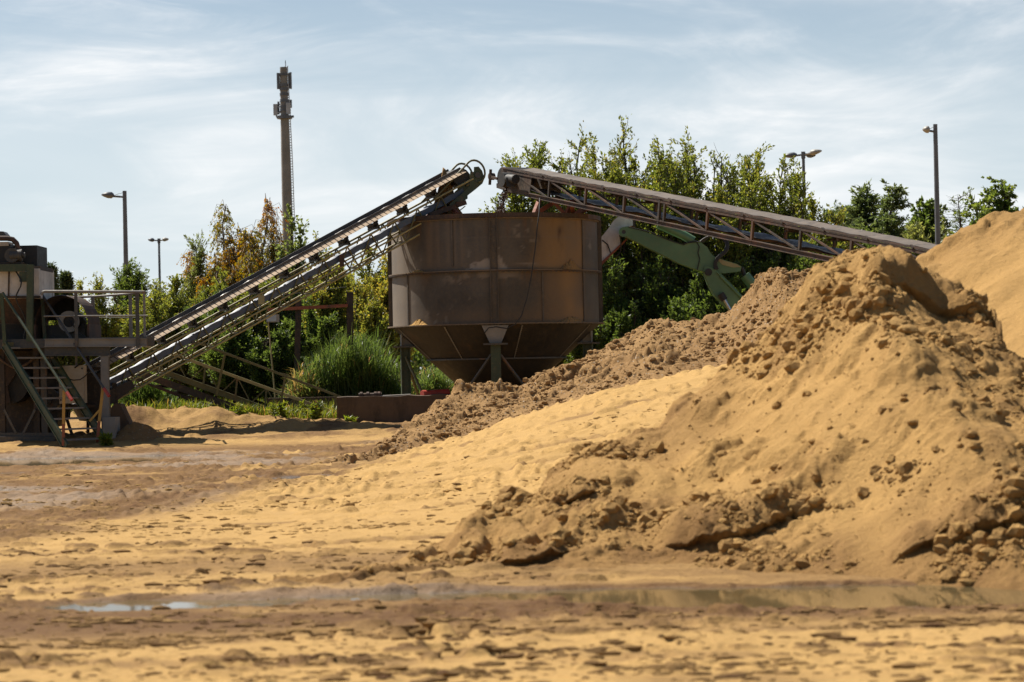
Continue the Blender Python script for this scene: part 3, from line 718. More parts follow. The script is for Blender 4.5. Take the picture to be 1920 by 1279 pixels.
# ------------------------------------------------------------------ hopper
def hopper():
    D = 56.0
    c = W(932, 690, D); cx, cy = c.x, D
    z_rim, z_mid, z_fl = 4.90, 3.68, 2.49
    Rr = 2.39
    zb = gz(cx, cy)
    H = empty('hopper', (cx, cy, zb), 'big round rusty steel hopper on legs with a conical bottom, between the two conveyors', 'hopper')
    C0 = (cx, cy, 0)
    # shell with dust, rust and painted sunlight at the left carried as colour
    n, rows = 288, 70
    ang = np.linspace(0, 2 * np.pi, n + 1); zz_ = np.linspace(z_fl, z_rim, rows)
    Zs, A = np.meshgrid(zz_, ang, indexing='ij')
    # A measured from the side facing the camera, positive to the right
    facet = Rr * (1 - .004 * np.abs(np.sin(A * 6)))
    X = cx + facet * np.sin(A); Y = cy - facet * np.cos(A)
    a = (A + np.pi) % (2 * np.pi) - np.pi
    s = a * Rr
    steel = np.array([.056, .050, .044]); col = np.ones(A.shape + (3,)) * steel
    v = fbm(s * 1.3, Zs * 1.3, 4, 400)[..., None]; col = col * (1 + .30 * v)
    def blend(mask, c): 
        nonlocal col
        col = col * (1 - mask[..., None]) + np.array(c) * mask[..., None]
    streak = fbm(s * 6, Zs * .35, 4, 401)
    up = ss(z_mid - .02, z_mid + .04, Zs)
    blend(.55 * ss(-.1, .6, streak) * np.exp(-((s + 1.0) / .95) ** 2) * up, (0.155, 0.112, 0.074))
    for s0, w in ((-1.05, .06), (-.88, .03), (-1.32, .05), (-.72, .025), (-1.55, .12)):
        blend(.55 * np.exp(-((s - s0) / w) ** 2) * up * ss(0, .3, Zs - z_mid), (0.198, 0.136, 0.087))
    # orange dust run on the right
    e = fbm(s * 2.2, Zs * .9, 4, 402)
    blend(.92 * ss(.70, 1.35, s + .25 * e) * (1 - ss(2.2, 2.5, s + .12 * e)) * up * (.85 + .15 * streak), (0.248, 0.146, 0.059))
    blend(.50 * ss(.9, 1.5, s + .3 * e) * (1 - ss(2.15, 2.55, s)) * (1 - up), (0.211, 0.124, 0.056))
    blend(.70 * np.exp(-((s - 1.85 - .05 * e) / .28) ** 2) * (1 - up) * ss(z_fl, z_mid, Zs + .3), (0.260, 0.149, 0.056))
    blend(.75 * ss(1.6, 1.9, s + .2 * e) * (1 - ss(2.3, 2.5, s)) * (1 - up) * (1 - ss(.25, .7, Zs - z_fl + .2 * e)), (0.260, 0.149, 0.059))
    blend(.40 * np.clip(1 - (Zs - z_fl) / .45 + .3 * e, 0, 1) * (1 - up), (0.186, 0.118, 0.062))
    blend(.35 * np.clip(1 - (Zs - z_mid) / .3 + .4 * e, 0, 1) * up, (0.186, 0.124, 0.074))
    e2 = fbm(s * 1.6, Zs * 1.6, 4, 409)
    blend(.75 * (1 - ss(-2.45, -1.55, s + .35 * e2)) * (A * 0 + 1), (.21, .175, .14))  # sunlit left edge painted in as a paler blend
    blend(.45 * ss(-.1, .5, fbm(s * .9, Zs * 1.1, 4, 407)), (.115, .10, .085))
    blend(.75 * ss(.0, .45, fbm(s * 7, Zs * .25, 3, 420)) * np.exp(-((Zs - z_rim) / .42) ** 2) * ss(-.2, .5, fbm(s * 1.2, Zs * 0, 3, 421)), (.115, .060, .030))
    blend(.65 * ss(.0, .4, fbm(s * 9, Zs * .3, 3, 422)) * np.exp(-((Zs - z_mid + .06) / .22) ** 2) * (1 - up) * ss(-.3, .4, fbm(s * 1.4, Zs * 0, 3, 423)), (.13, .070, .034))
    # pale lime splash across the middle seam
    sp = fbm(s * 4.5, Zs * 5, 5, 403, .62)
    hgt = .10 + .10 * ss(-.9, -.3, s) + .22 * np.exp(-((s + .16) / .16) ** 2) + .30 * np.exp(-((s - .12) / .07) ** 2)
    blend(.85 * ss(-.12, .12, sp + 1.2 * (hgt - (Zs - z_mid)) / .3 - .35) * ss(-1.0, -.72, s) * (1 - ss(.22, .45, s)) * up, (.30, .26, .225))
    blend(.60 * ss(.05, .3, sp + .25 - 2.4 * np.abs(Zs - z_mid + .10)) * ss(-1.5, -.9, s) * (1 - ss(.3, .7, s)) * (1 - up), (.21, .17, .135))
    blend(.7 * np.exp(-((Zs - z_mid - .10 - .05 * s) / .012) ** 2) * ss(.2, .4, s) * (1 - ss(.8, 1.3, s)), (.22, .17, .13))
    blend(.5 * np.exp(-((Zs - 4.42) / .010) ** 2) * ss(-.5, .3, fbm(s * 2, Zs * 0, 3, 408)), (.16, .125, .10))
    blend(.6 * ss(.25, .4, fbm(s * 9, Zs * 9, 3, 404)) * ss(.25, .5, fbm(s * 1.5, Zs * 1.5, 3, 406)), (0.186, 0.155, 0.124))
    blend(.85 * np.exp(-(((s - 1.60) / .055) ** 2 + ((Zs - 4.56) / .10) ** 2) * (1 + .8 * sp)), (0.037, 0.019, 0.012))
    blend(.5 * np.exp(-((s - 1.57) / .02) ** 2) * ss(4.2, 4.4, Zs) * (1 - ss(4.5, 4.6, Zs)), (0.062, 0.031, 0.019))
    blend(.4 * ss(-.15, .5, fbm(s * .8, Zs * 2, 4, 405)) * np.exp(-((Zs - z_rim) / .18) ** 2), (0.050, 0.025, 0.015))
    m, t, b = new_mat('hopper shell steel')
    at = attr(t, 'stain_and_sun')
    nn = noise_node(t, 14, 6, .7); n2 = noise_node(t, 3, 6, .65, stretch=(1, 1, .25))
    cc = mixc(t, mapr(t, nn, .35, .75), at.outputs['Color'], mixc(t, .16, at.outputs['Color'], (.30, .21, .13)))
    cc = mixc(t, mapr(t, n2, .62, .72, 0, .5), cc, (.065, .045, .033))
    lk(t, cc, b.inputs['Base Color']); lk(t, mapr(t, nn, .3, .7, .5, .75), b.inputs['Roughness'])
    b.inputs['Specular IOR Level'].default_value = .3
    bump(t, b, nn, .25, .01)
    M['shell'] = m
    idx = np.arange(rows * (n + 1)).reshape(rows, n + 1)
    q = np.stack([idx[:-1, :-1], idx[:-1, 1:], idx[1:, 1:], idx[1:, :-1]], -1).reshape(-1, 4)
    co = np.stack([X, Y, Zs], -1).reshape(-1, 3)
    raw_mesh('shell', co, q, 'shell', np.clip(col, 0, 1), H, True, 'stain_and_sun')
    def P(a, r, z): return Vector((cx + r * math.sin(a), cy - r * math.cos(a), z))
    # seams with bolts and upright flanges: each seam one toothed strip
    def seam(f, n, w, name, mat, th=.012):
        """f(t, side) gives a point; teeth along one edge stand for the bolt heads"""
        k = MB(); vs = []; fs = []
        for i in range(n * 2 + 1):
            t = i / (n * 2); o = f(t, 0)[1]
            for sd, up_ in ((-w, 0), (-w, th), (w, th), (w, 0)):
                ww = sd + (.016 if (i % 2 and sd > 0) else 0)
                vs.append(f(t, ww)[0] + o * up_)
        for i in range(n * 2):
            for j in range(3): fs.append((i*4+j, i*4+j+1, i*4+5+j, i*4+4+j))
        k.add(vs, fs); return k.build(name, mat, H)
    for a_ in (-.97, -.40, .46, .99, 1.9, 2.7, -1.9, -2.7):
        z0, z1 = (z_fl + .03, z_mid - .04) if a_ in (.46, -.97, 2.7) else (z_mid + .05, z_rim - .07)
        if a_ in (.99, -1.9): z0 = z_fl + .03
        if a_ == -.40: z0 = z_mid + .1
        seam(lambda t, w: (P(a_ + w / Rr, Rr + .004, z0 + (z1 - z0) * t), Vector((math.sin(a_), -math.cos(a_), 0))), 24, .016, 'bolted_seam', 'flange', .014)
    for a_ in (-.003, math.pi / 2, math.pi, -math.pi / 2):
        k = MB()
        for da in (-.034, .034):
            k.bar(P(a_ + da, Rr + .045, z_fl), P(a_ + da, Rr + .045, z_rim + .02), .014, .09, (math.sin(a_), -math.cos(a_), 0))
        k.bar(P(a_, Rr + .015, z_fl), P(a_, Rr + .015, z_rim), .155, .02, (math.sin(a_), -math.cos(a_), 0))
        k.build('upright_flange', 'flange', H)
    def ring(name, z, w, h, mat):
        k = MB(); k.lathe((cx, cy, z), [(Rr - .01, -h / 2), (Rr + w, -h / 2), (Rr + w, h / 2), (Rr - .01, h / 2), (Rr - .01, -h / 2)], 144, smooth=False); return k.build(name, mat, H)
    k = MB(); k.lathe((cx, cy, z_rim), [(Rr + .002, -.05), (Rr + .075, -.05), (Rr + .075, .05), (Rr + .06, .05), (Rr + .06, -.035), (Rr - .06, -.035), (Rr - .06, -.05)], 96, smooth=False)
    k.build('rim', 'rust', H)
    ring('ring_flange', z_mid, .075, .020, 'ledge'); ring('ring_flange', z_mid - .024, .070, .018, 'rust')
    ring('ring_flange', z_fl, .12, .024, 'ledge'); ring('ring_flange', z_rim - .066, .035, .022, 'ledge')
    for z in (z_mid - .05, z_fl - .028):       # toothed bolt rings below the flanges, one piece each
        k = MB(); vs = []; fs = []; nb = 240
        for i in range(nb):
            a_ = 2 * math.pi * i / nb; lo = .024 if i % 2 else .004
            vs += [P(a_, Rr + .05, z + .02), P(a_, Rr + .05, z + .02 - lo)]
        for i in range(nb): fs.append((2*i, 2*i+1, (2*i+3) % (2*nb), (2*i+2) % (2*nb)))
        k.add(vs, fs); k.build('bolt_ring', 'steel_dark', H)
    # cone
    cone_mat = paint('cone steel', (.030, .024, .020), worn=(.048, .031, .020), amount=.42, rough=.62, scale=2.0, dirt_amt=.15, streak=(1, 1, .3)); M['cone'] = cone_mat
    k = MB(); k.lathe(C0, [(Rr + .0, z_fl - .02), (1.58, 1.72)], 96); k.build('cone_upper', 'cone', H)
    k = MB(); k.lathe(C0, [(1.575, 1.72), (.55, .78), (.45, .78), (.45, .70), (.55, .70), (.55, .78)], 96); k.build('cone_lower', 'cone', H)
    k = MB(); k.lathe(C0, [(1.58, 1.70), (1.63, 1.70), (1.63, 1.735), (1.58, 1.735)], 96, smooth=False)
    k.build('cone_ring', 'steel_dark', H)
    for a_ in (-.50, .25, -1.2, 1.1):
        nv = Vector((math.sin(a_) * .7, -math.cos(a_) * .7, -.7))
        seam(lambda t, w: (P(a_ + w / Rr, Rr + .004 - t * .80, z_fl - .04 - t * .74), nv), 16, .012, 'cone_seam', 'steel', .008)
    # legs with caps, gussets and braces
    for a_ in (-.003, math.pi / 2 - .12, math.pi, -math.pi / 2 + .12):
        k = MB(); rr = 2.12 if abs(a_) > .1 else 2.36
        zf = gz(*P(a_, rr, 0).xy) - .15
        tip = P(a_, rr, 2.02)
        k.channel(P(a_, rr, zf), tip, .22, .22, (math.sin(a_), -math.cos(a_), 0), .025)
        leg = k.build('leg', 'green', H)
        k = MB(); k.box(tip - Vector((.27, .27, 0)), tip + Vector((.27, .27, .035))); k.build('cap_plate', 'steel_dark', leg)
        # trapezoid bracket
        k = MB(); tang = Vector((math.cos(a_), math.sin(a_), 0)); rad = Vector((math.sin(a_), -math.cos(a_), 0))
        ro = rr + .10 if abs(a_) > .1 else 2.44
        top = z_fl - .035
        poly = [P(a_, ro, top) - tang * .30, P(a_, ro, top) + tang * .30, P(a_, ro, 2.06) + tang * .13, P(a_, ro, 2.06) - tang * .13]
        k.prism(poly, -rad * .02)
        for s_ in (-.1, .1):
            k.prism([P(a_, ro - .02, top) + tang * s_, P(a_, ro - .02, 2.06) + tang * s_, P(a_, 1.93, 2.06) + tang * s_], tang * .015)
        k.build('bracket', 'steel', leg)
        for s_ in (-1, 1):
            k = MB(); k.tube([P(a_, rr, 1.80) + tang * s_ * .1, P(a_, rr, 1.80) + tang * s_ * 1.15 - rad * .55 + Vector((0, 0, -1.45))], .035, 7)
            k.build('brace', 'olive' if abs(a_) > .1 else 'steel_dark', leg)
    # sand spilt on the ledges and heaped inside
    def spill(a_, z, w, h, mat, seed):
        k = MB(); rnd = random.Random(seed); nn = 22; vs = []
        for i in range(nn + 1):
            u = -1 + 2 * i / nn; hh = h * max(0, (1 - abs(u) ** 1.2)) * (.75 + .5 * rnd.random()) + .004
            aa = a_ + u * w / Rr
            vs += [P(aa, Rr + .10, z), P(aa, Rr + .055, z + hh * .55), P(aa, Rr + .006, z + hh)]
        fs = []
        for i in range(nn):
            for j in range(2): fs.append((i*3+j, i*3+3+j, i*3+4+j, i*3+1+j))
        k.add(vs, fs, 0, False); o = k.build('spilt_sand', mat)
        return o
    i = 0
    for (a_, z, w, h, mt, lab) in [(-.80, z_fl + .012, .26, .15, 'sand_heap', 'pale sand spilt on the bottom ledge of the hopper, left side'), (.80, z_fl + .012, .42, .13, 'gravel', 'brown sand spilt on the bottom ledge of the hopper, right side'),
                         (-.80, z_mid + .01, .22, .06, 'sand_heap', 'thin pale sand on the middle ledge of the hopper, left side'), (.80, z_mid + .01, .33, .20, 'gravel', 'brown pointed sand pile on the middle ledge of the hopper, right side')]:
        tag(spill(a_, z, w, h, mt, 500 + i), lab, 'sand', 'sand spilt on the hopper ledges'); i += 1
    xs = np.linspace(-1, 1, 90); U, V = np.meshgrid(xs, xs, indexing='ij')
    rho = np.sqrt(U * U + V * V) + 1e-6; k2 = np.maximum(np.abs(U), np.abs(V)) / rho
    X = cx + U * k2 * (Rr - .02); Y = cy + V * k2 * (Rr - .02)
    Zi = 4.70 + .05 * fbm(X * 2, Y * 2, 3, 410) + .10 * lumps(X, Y, .3, .5, 411) 
    for (px, py, r, h) in [(836, 395, .20, .80), (852, 400, .30, .45), (815, 402, .2, .40), (1000, 402, .8, .12), (950, 404, .9, .10), (1060, 406, .5, .12)]:
        p = W(px, py, cy - 1.0); d2 = ((X - p.x) ** 2 + (Y - p.y) ** 2) / r ** 2
        Zi += h * np.exp(-d2) * (1 + .35 * fbm(X * 6, Y * 6, 3, int(px)))
    o = grid_mesh('sand_fill', X, Y, Zi, 'gravel', np.full(X.shape + (3,), .4)); tag(o, 'brown sand heaped inside the open top of the hopper', 'sand')
    # black cable hanging down the front
    pts = [W(1012, 372, 53.9), W(1011, 398, 53.55), W(1008, 420, 53.52), W(1003, 470, 53.5), W(996, 520, 53.45), W(988, 560, 53.45), W(978, 592, 53.42), W(966, 608, 53.38), W(950, 616, 53.36), W(930, 613, 53.36), W(916, 615, 53.4), W(909, 624, 53.45)]
    k = MB(); k.tube(pts, .014, 6); tag(k.build('cable', 'black'), 'thin black cable hanging down the front of the hopper', 'cable')
    return H
hopper()

# ------------------------------------------------------------------ inclined belt conveyor on the left
class Frame:
    """local axes of a conveyor: u along the belt, n up from it, s to the far side"""
    def __init__(s, p, q, up=(0, 0, 1)):
        s.o = Vector(p); s.u = (Vector(q) - s.o); s.L = s.u.length; s.u.normalize()
        s.s = Vector(up).cross(s.u).normalized()
        if s.s.y < 0: s.s = -s.s
        s.n = s.u.cross(s.s).normalized()
        if s.n.z < 0: s.n = -s.n
    def __call__(s, u, n, w=0): return s.o + s.u * u + s.n * n + s.s * w

def conveyor_left():
    F = Frame(W(150, 702, 51.6), W(884, 306, 54.7))       # near-side belt edge, foot to head
    L = F.L; WD = .78
    root = empty('conveyor', F(0, 0).copy(), 'olive lattice belt conveyor with blue return belt, rising right to the hopper from the stairs', 'conveyor', 'belt conveyors')
    head = L - .30
    k = MB()                                              # carrying belt: trough with sandy edges
    prof = [(.02, 0.0), (-.015, .07), (-.10, .22), (-.10, WD - .22), (-.015, WD - .07), (.02, WD)]
    nu = 60
    vs = [F(head * i / nu, n + .012 * math.sin(i * 1.7), w) for i in range(nu + 1) for n, w in prof]
    m = len(prof); k.add(vs, [(i*m+j, i*m+j+1, (i+1)*m+j+1, (i+1)*m+j) for i in range(nu) for j in range(m - 1)], 0, False)
    k.bar(F(0, .03, WD), F(head, .03, WD), .03, .09, F.n)
    belt = k.build('belt', 'belt', root)
    k = MB()
    k.bar(F(0, .022, -.012), F(head, .022, -.012), .02, .05, F.n, 1)
    u = 0.0
    while u < head:
        k.prism([F(u, -.008, -.03), F(u + .096, -.008, -.03), F(u + .125, -.105, -.165), F(u + .029, -.105, -.165)], F.s * .02, 0); u += .118
    k.prism([F(0, -.012, -.012), F(head, -.012, -.012), F(head, -.108, -.145), F(0, -.108, -.145)], F.s * .006, 1)
    k.build('edge_strip', ['skirt', 'belt'], root)
    # carrying idlers
    u = .4
    while u < head - .2:
        k = MB(); k.tube([F(u, -.21, .16), F(u, -.21, WD - .16)], .055, 8); k.tube([F(u, -.19, .16), F(u, -.13, -.03)], .05, 8); k.tube([F(u, -.19, WD - .16), F(u, -.12, WD + .02)], .05, 8)
        k.bar(F(u, -.30, -.02), F(u, -.13, -.05), .03, .03); k.bar(F(u, -.28, 0), F(u, -.28, WD), .05, .05)
        k.build('roller', 'black', root); u += .78
    # return belt
    k = MB()
    nu = 80; vs = []
    for i in range(nu + 1):
        uu = .2 + (head - .35) * i / nu; sag = -.02 * math.sin(i * .9) ** 2
        for n, w in ((-.43, .04), (-.47, .15), (-.47, WD - .15), (-.43, WD - .04)): vs.append(F(uu, n + sag, w))
    m = 4; k.add(vs, [(i*m+j, i*m+j+1, (i+1)*m+j+1, (i+1)*m+j) for i in range(nu) for j in range(m - 1)], 0, True)
    vs = [F(.2 + (head - .35) * i / nu, n - .02 * math.sin(i * .9) ** 2, .035) for i in range(nu + 1) for n in (-.40, -.53)]
    k.add(vs, [(2*i, 2*i+1, 2*i+3, 2*i+2) for i in range(nu)], 0, False)
    k.build('return_belt', 'blue_belt', root)
    u = 1.0
    while u < head - .6:
        k = MB(); k.tube([F(u, -.55, -.0), F(u, -.55, WD)], .04, 8); k.build('return_roller', 'steel_dark', root); u += 1.5
    # frame: rails, lower chords, posts, diagonals
    k = MB()
    for w in (-.06, WD + .06):
        k.tube([F(-.1, -.32, w), F(L - .15, -.32, w)], .024, 8)
        k.tube([F(-.1, -.655, w * .9 + .05), F(L - 1.1, -.655, w * .9 + .05)], .020, 7)
        k.tube([F(.3, -.86, w * .8 + .1), F(L - 1.0, -.86, w * .8 + .1)], .022, 8)
    k.build('chord', 'olive_pale', root)
    u = .35; st = .62
    while u < L - 1.0:
        k = MB()
        for w in (-.06, WD + .06):
            w2 = w * .8 + .1
            k.tube([F(u, -.32, w), F(u + .06, -.86, w2)], .019, 6)
            if u + st < L - 1.0:
                k.tube([F(u + .06, -.86, w2), F(u + st, -.32, w)], .015, 6)
        k.tube([F(u + .06, -.86, .05), F(u + .06, -.86, WD - .05)], .016, 6)
        k.tube([F(u + .06, -.86, .05), F(u + st + .06, -.86, WD - .05)], .014, 6)
        k.tube([F(u, -.65, .0), F(u + .3, -.65, WD)], .014, 6)
        k.build('lattice_bay', 'olive', root); u += st
    # head end: drum, side plates, guard hoops
    k = MB(); k.tube([F(head - .05, -.17, .05), F(head - .05, -.17, WD - .05)], .20, 20); k.build('head_drum', 'black', root)
    for w in (-.05, WD + .03):
        k = MB()
        poly = [(L - .22, -.28), (L - .12, -.14), (L - .06, -.20), (L + .0, -.10), (L + .10, -.14), (L + .13, -.26), (L + .10, -.44), (L + .0, -.52), (L - .20, -.56), (L - .45, -.60), (L - .48, -.66), (L - .95, -.70), (L - .93, -.58), (L - .30, -.44)]
        k.prism([F(a, b, w) for a, b in poly], F.s * .02)
        pl = k.build('end_plate', 'green', root)
        k = MB(); p = F(L - .02, -.30, w - .03); k.tube([p, p + F.s * .08], .07, 12)
        for a, b in ((-.12, -.40), (.08, -.40), (-.1, -.2)): q = F(L + a, b, w - .015); k.tube([q, q + F.s * .05], .02, 6)
        k.build('bearing', 'steel_dark', pl)
        k = MB(); arc = [F(L - .95, -.14, w - .02)]
        for i in range(13):
            a = math.radians(100 - i * 17); arc.append(F(L - .03 + .22 * math.cos(a), -.20 + .26 * math.sin(a), w - .02))
        k.tube([F(L - 1.25, -.32, w - .02)] + arc[1:], .024, 8); k.build('guard_hoop', 'olive', root)
    k = MB(); k.tube([F(.0, -.2, .05), F(.0, -.2, WD - .05)], .19, 18); k.build('tail_drum', 'black', root)
    for w in (-.05, WD + .05):
        k = MB(); p = F(.55, -.5, w); k.bar(p, Vector((p.x + .1, p.y, 0.0)), .09, .09, (0, 1, 0)); k.build('foot_leg', 'rust_dark', root)
    k = MB(); k.prism([F(-.35, -.55, -.1), F(.9, -.62, -.1), F(.9, -.80, -.1), F(-.35, -.95, -.1)], F.s * (WD + .2)); k.build('foot_pan', 'rust_dark', root)
    # rusty trestle standing on the hopper rim
    for w in (.1, WD - .1):
        for (u0, n0, q) in ((L - .95, -.62, W(800, 408, 54.5 + w * .8)), (L - .85, -.66, W(858, 402, 54.3 + w))):
            k = MB(); k.bar(F(u0, n0, w), q, .09, .09); k.build('trestle_leg', 'rust_red', root)
    k = MB(); k.bar(F(L - 1.45, -.58, 0), F(L - .55, -.72, 0), .12, .10); k.bar(F(L - 1.2, -.62, 0), F(L - 1.2, -.62, WD), .1, .1); k.bar(F(L - .75, -.66, -.1), F(L - .75, -.66, WD), .1, .1)
    k.build('trestle_beam', 'rust', root)
    k = MB(); k.box(F(6.3, -.50, -.08) - Vector((.05, .02, .16)), F(6.3, -.50, -.08) + Vector((.05, .02, .10))); k.build('junction_box', 'rust', root)
    k = MB(); k.box(F(4.25, -.44, -.09) - Vector((.07, .01, .10)), F(4.25, -.44, -.09) + Vector((.07, .01, .10))); k.build('switch_plate', 'olive_pale', root)
conveyor_left()

# ------------------------------------------------------------------ rusty conveyor from the right
def conveyor_right():
    A = W(940, 312, 57.2); B = W(1745, 467, 43.5)
    F = Frame(B, A); L = F.L; WD = .74
    root = empty('conveyor', B.copy(), 'rusty brown lattice truss conveyor descending from the hopper to behind the tall sand heap', 'conveyor', 'belt conveyors')
    k = MB(); vs = []; nu = 70
    prof = [(.0, .0), (-.02, .12), (-.05, .3), (-.05, WD - .3), (-.02, WD - .12), (.0, WD)]
    for i in range(nu + 1):
        for n, w in prof: vs.append(F(-3 + (L + 2.75) * i / nu, n + .008 * math.sin(i * 2.1), w))
    m = len(prof); k.add(vs, [(i*m+j, i*m+j+1, (i+1)*m+j+1, (i+1)*m+j) for i in range(nu) for j in range(m - 1)])
    k.bar(F(-3, -.03, .02), F(L - .3, -.03, .02), .03, .035, F.n)
    k.build('belt', 'belt_dusty', root)
    k = MB()
    for w in (-.04, WD + .04):
        k.bar(F(-3, -.085, w), F(L - .4, -.085, w), .05, .06, F.n)
        k.bar(F(-3, -.015, w - .03), F(L - .15, -.015, w - .03), .02, .03, F.n)
        k.channel(F(-3, -.565, w), F(L - 1.3, -.53, w), .07, .10, F.n, .015)
    k.build('chord', 'rust', root)
    st = 1.62; u = -2.6; i = 0
    while u < L - 1.5:
        k = MB()
        for w in (-.04, WD + .04):
            k.bar(F(u, -.10, w), F(u, -.52, w), .05, .055, F.u)
            if i == 7: k.bar(F(u + .2, -.0, w), F(u + .2, -.55, w), .06, .06, F.u)
            k.bar(F(u + st - .05, -.12, w), F(u + .08, -.50, w), .03, .035, F.n)
        k.bar(F(u, -.5, 0), F(u, -.5, WD), .04, .04); k.bar(F(u + .5, -.16, 0), F(u + .5, -.16, WD), .05, .05)
        k.build('lattice_bay', 'rust_dark' if i % 3 == 1 else 'rust', root); u += st; i += 1
    u = -2.3
    while u < L - 1.0:
        k = MB(); k.tube([F(u, -.15, .2), F(u, -.15, WD - .2)], .05, 8); k.tube([F(u, -.14, .22), F(u, -.07, .0)], .045, 8); k.tube([F(u, -.14, WD - .22), F(u, -.07, WD)], .045, 8)
        k.bar(F(u, -.20, 0), F(u, -.20, WD), .04, .04); k.bar(F(u, -.03, -.06), F(u + .09, -.0, -.06), .05, .05)
        k.build('roller', 'rust_dark', root); u += 1.35
    k = MB(); nu = 70; vs = []
    for i in range(nu + 1):
        for w in (.06, WD - .06): vs.append(F(-3 + (L + 2.2) * i / nu, -.44 + .02 * math.sin(i * 1.3), w))
    k.add(vs, [(2*i, 2*i+1, 2*i+3, 2*i+2) for i in range(nu)], 0, True)
    vs = [p + F.n * -.012 for p in vs]; k.add(vs, [(2*i, 2*i+1, 2*i+3, 2*i+2) for i in range(nu)], 0, True)
    k.build('return_belt', 'belt', root)
    # head: drum in a side-plated box with a motor
    k = MB(); k.tube([F(L - .05, -.27, .02), F(L - .05, -.27, WD - .02)], .26, 24); k.build('head_drum', 'black', root)
    for w in (-.05, WD + .03):
        k = MB(); k.prism([F(a, b, w) for a, b in [(L - .1, -.02), (L - 1.55, -.06), (L - 1.5, -.55), (L - .6, -.56), (L + .08, -.52), (L + .10, -.42), (L - .05, -.38)]], F.s * .02)
        k.build('side_plate', 'rust_dark', root)
    k = MB(); k.tube([F(L - .62, -.26, -.32), F(L - .62, -.26, -.04)], .17, 16); k.tube([F(L - 1.15, -.20, -.24), F(L - .8, -.22, -.24)], .11, 14)
    k.box(F(L - .95, -.28, -.26) - Vector((.1, .06, .12)), F(L - .95, -.28, -.26) + Vector((.1, .06, .1))); k.build('drive_motor', 'black', root)
    k = MB(); p = F(L + .40, -.28, -.06); k.tube([p - F.s * .02, p + F.s * .10], .085, 10); k.bar(F(L + .05, -.30, -.06), p, .04, .06); k.tube([p + F.n * .17, p - F.n * .2], .035, 8)
    k.build('take_up_wheel', 'rust', root)
    for w in (.1, WD - .1):
        for (u0, q, a, c) in ((L - 1.75, W(1000, 404, 55.2 + w), .07, .10), (L - 2.3, W(1062, 404, 55.2 + w), .10, .08), (L - 3.2, W(1075, 405, 55.2 + w), .09, .12)):
            k = MB(); k.bar(F(u0, -.56, w), q, a, c); k.build('trestle_leg', 'rust_red', root)
    k = MB(); k.bar(W(1002, 402, 54.0), W(1100, 405, 54.6), .12, .10); k.build('trestle_beam', 'rust', root)
    # far support, stands behind the heap
    for w in (0, WD):
        k = MB(); p = F(-1.2, -.6, w); k.bar(p, Vector((p.x, p.y, 0)), .12, .12); k.build('support_leg', 'rust', root)
    k = MB(); rnd = random.Random(7)
    for i in range(230):
        tt = rnd.random() ** .8; c = W(951 - 14 * tt + rnd.gauss(0, 3.2), 346 + 56 * tt + rnd.gauss(0, 2), 57.0 + rnd.gauss(0, .22)); r = rnd.uniform(.020, .055)
        vs = [c + Vector((rnd.gauss(0, 1), rnd.gauss(0, 1), rnd.gauss(0, 1))).normalized() * r for _ in range(6)]
        k.add(vs, [(0,1,2),(0,2,3),(0,3,4),(0,4,1),(5,2,1),(5,3,2),(5,4,3),(5,1,4)])
    tag(k.build('falling_gravel', 'rust'), 'reddish gravel falling from the head of the rusty conveyor into the hopper', 'gravel', None, 'stuff')
conveyor_right()

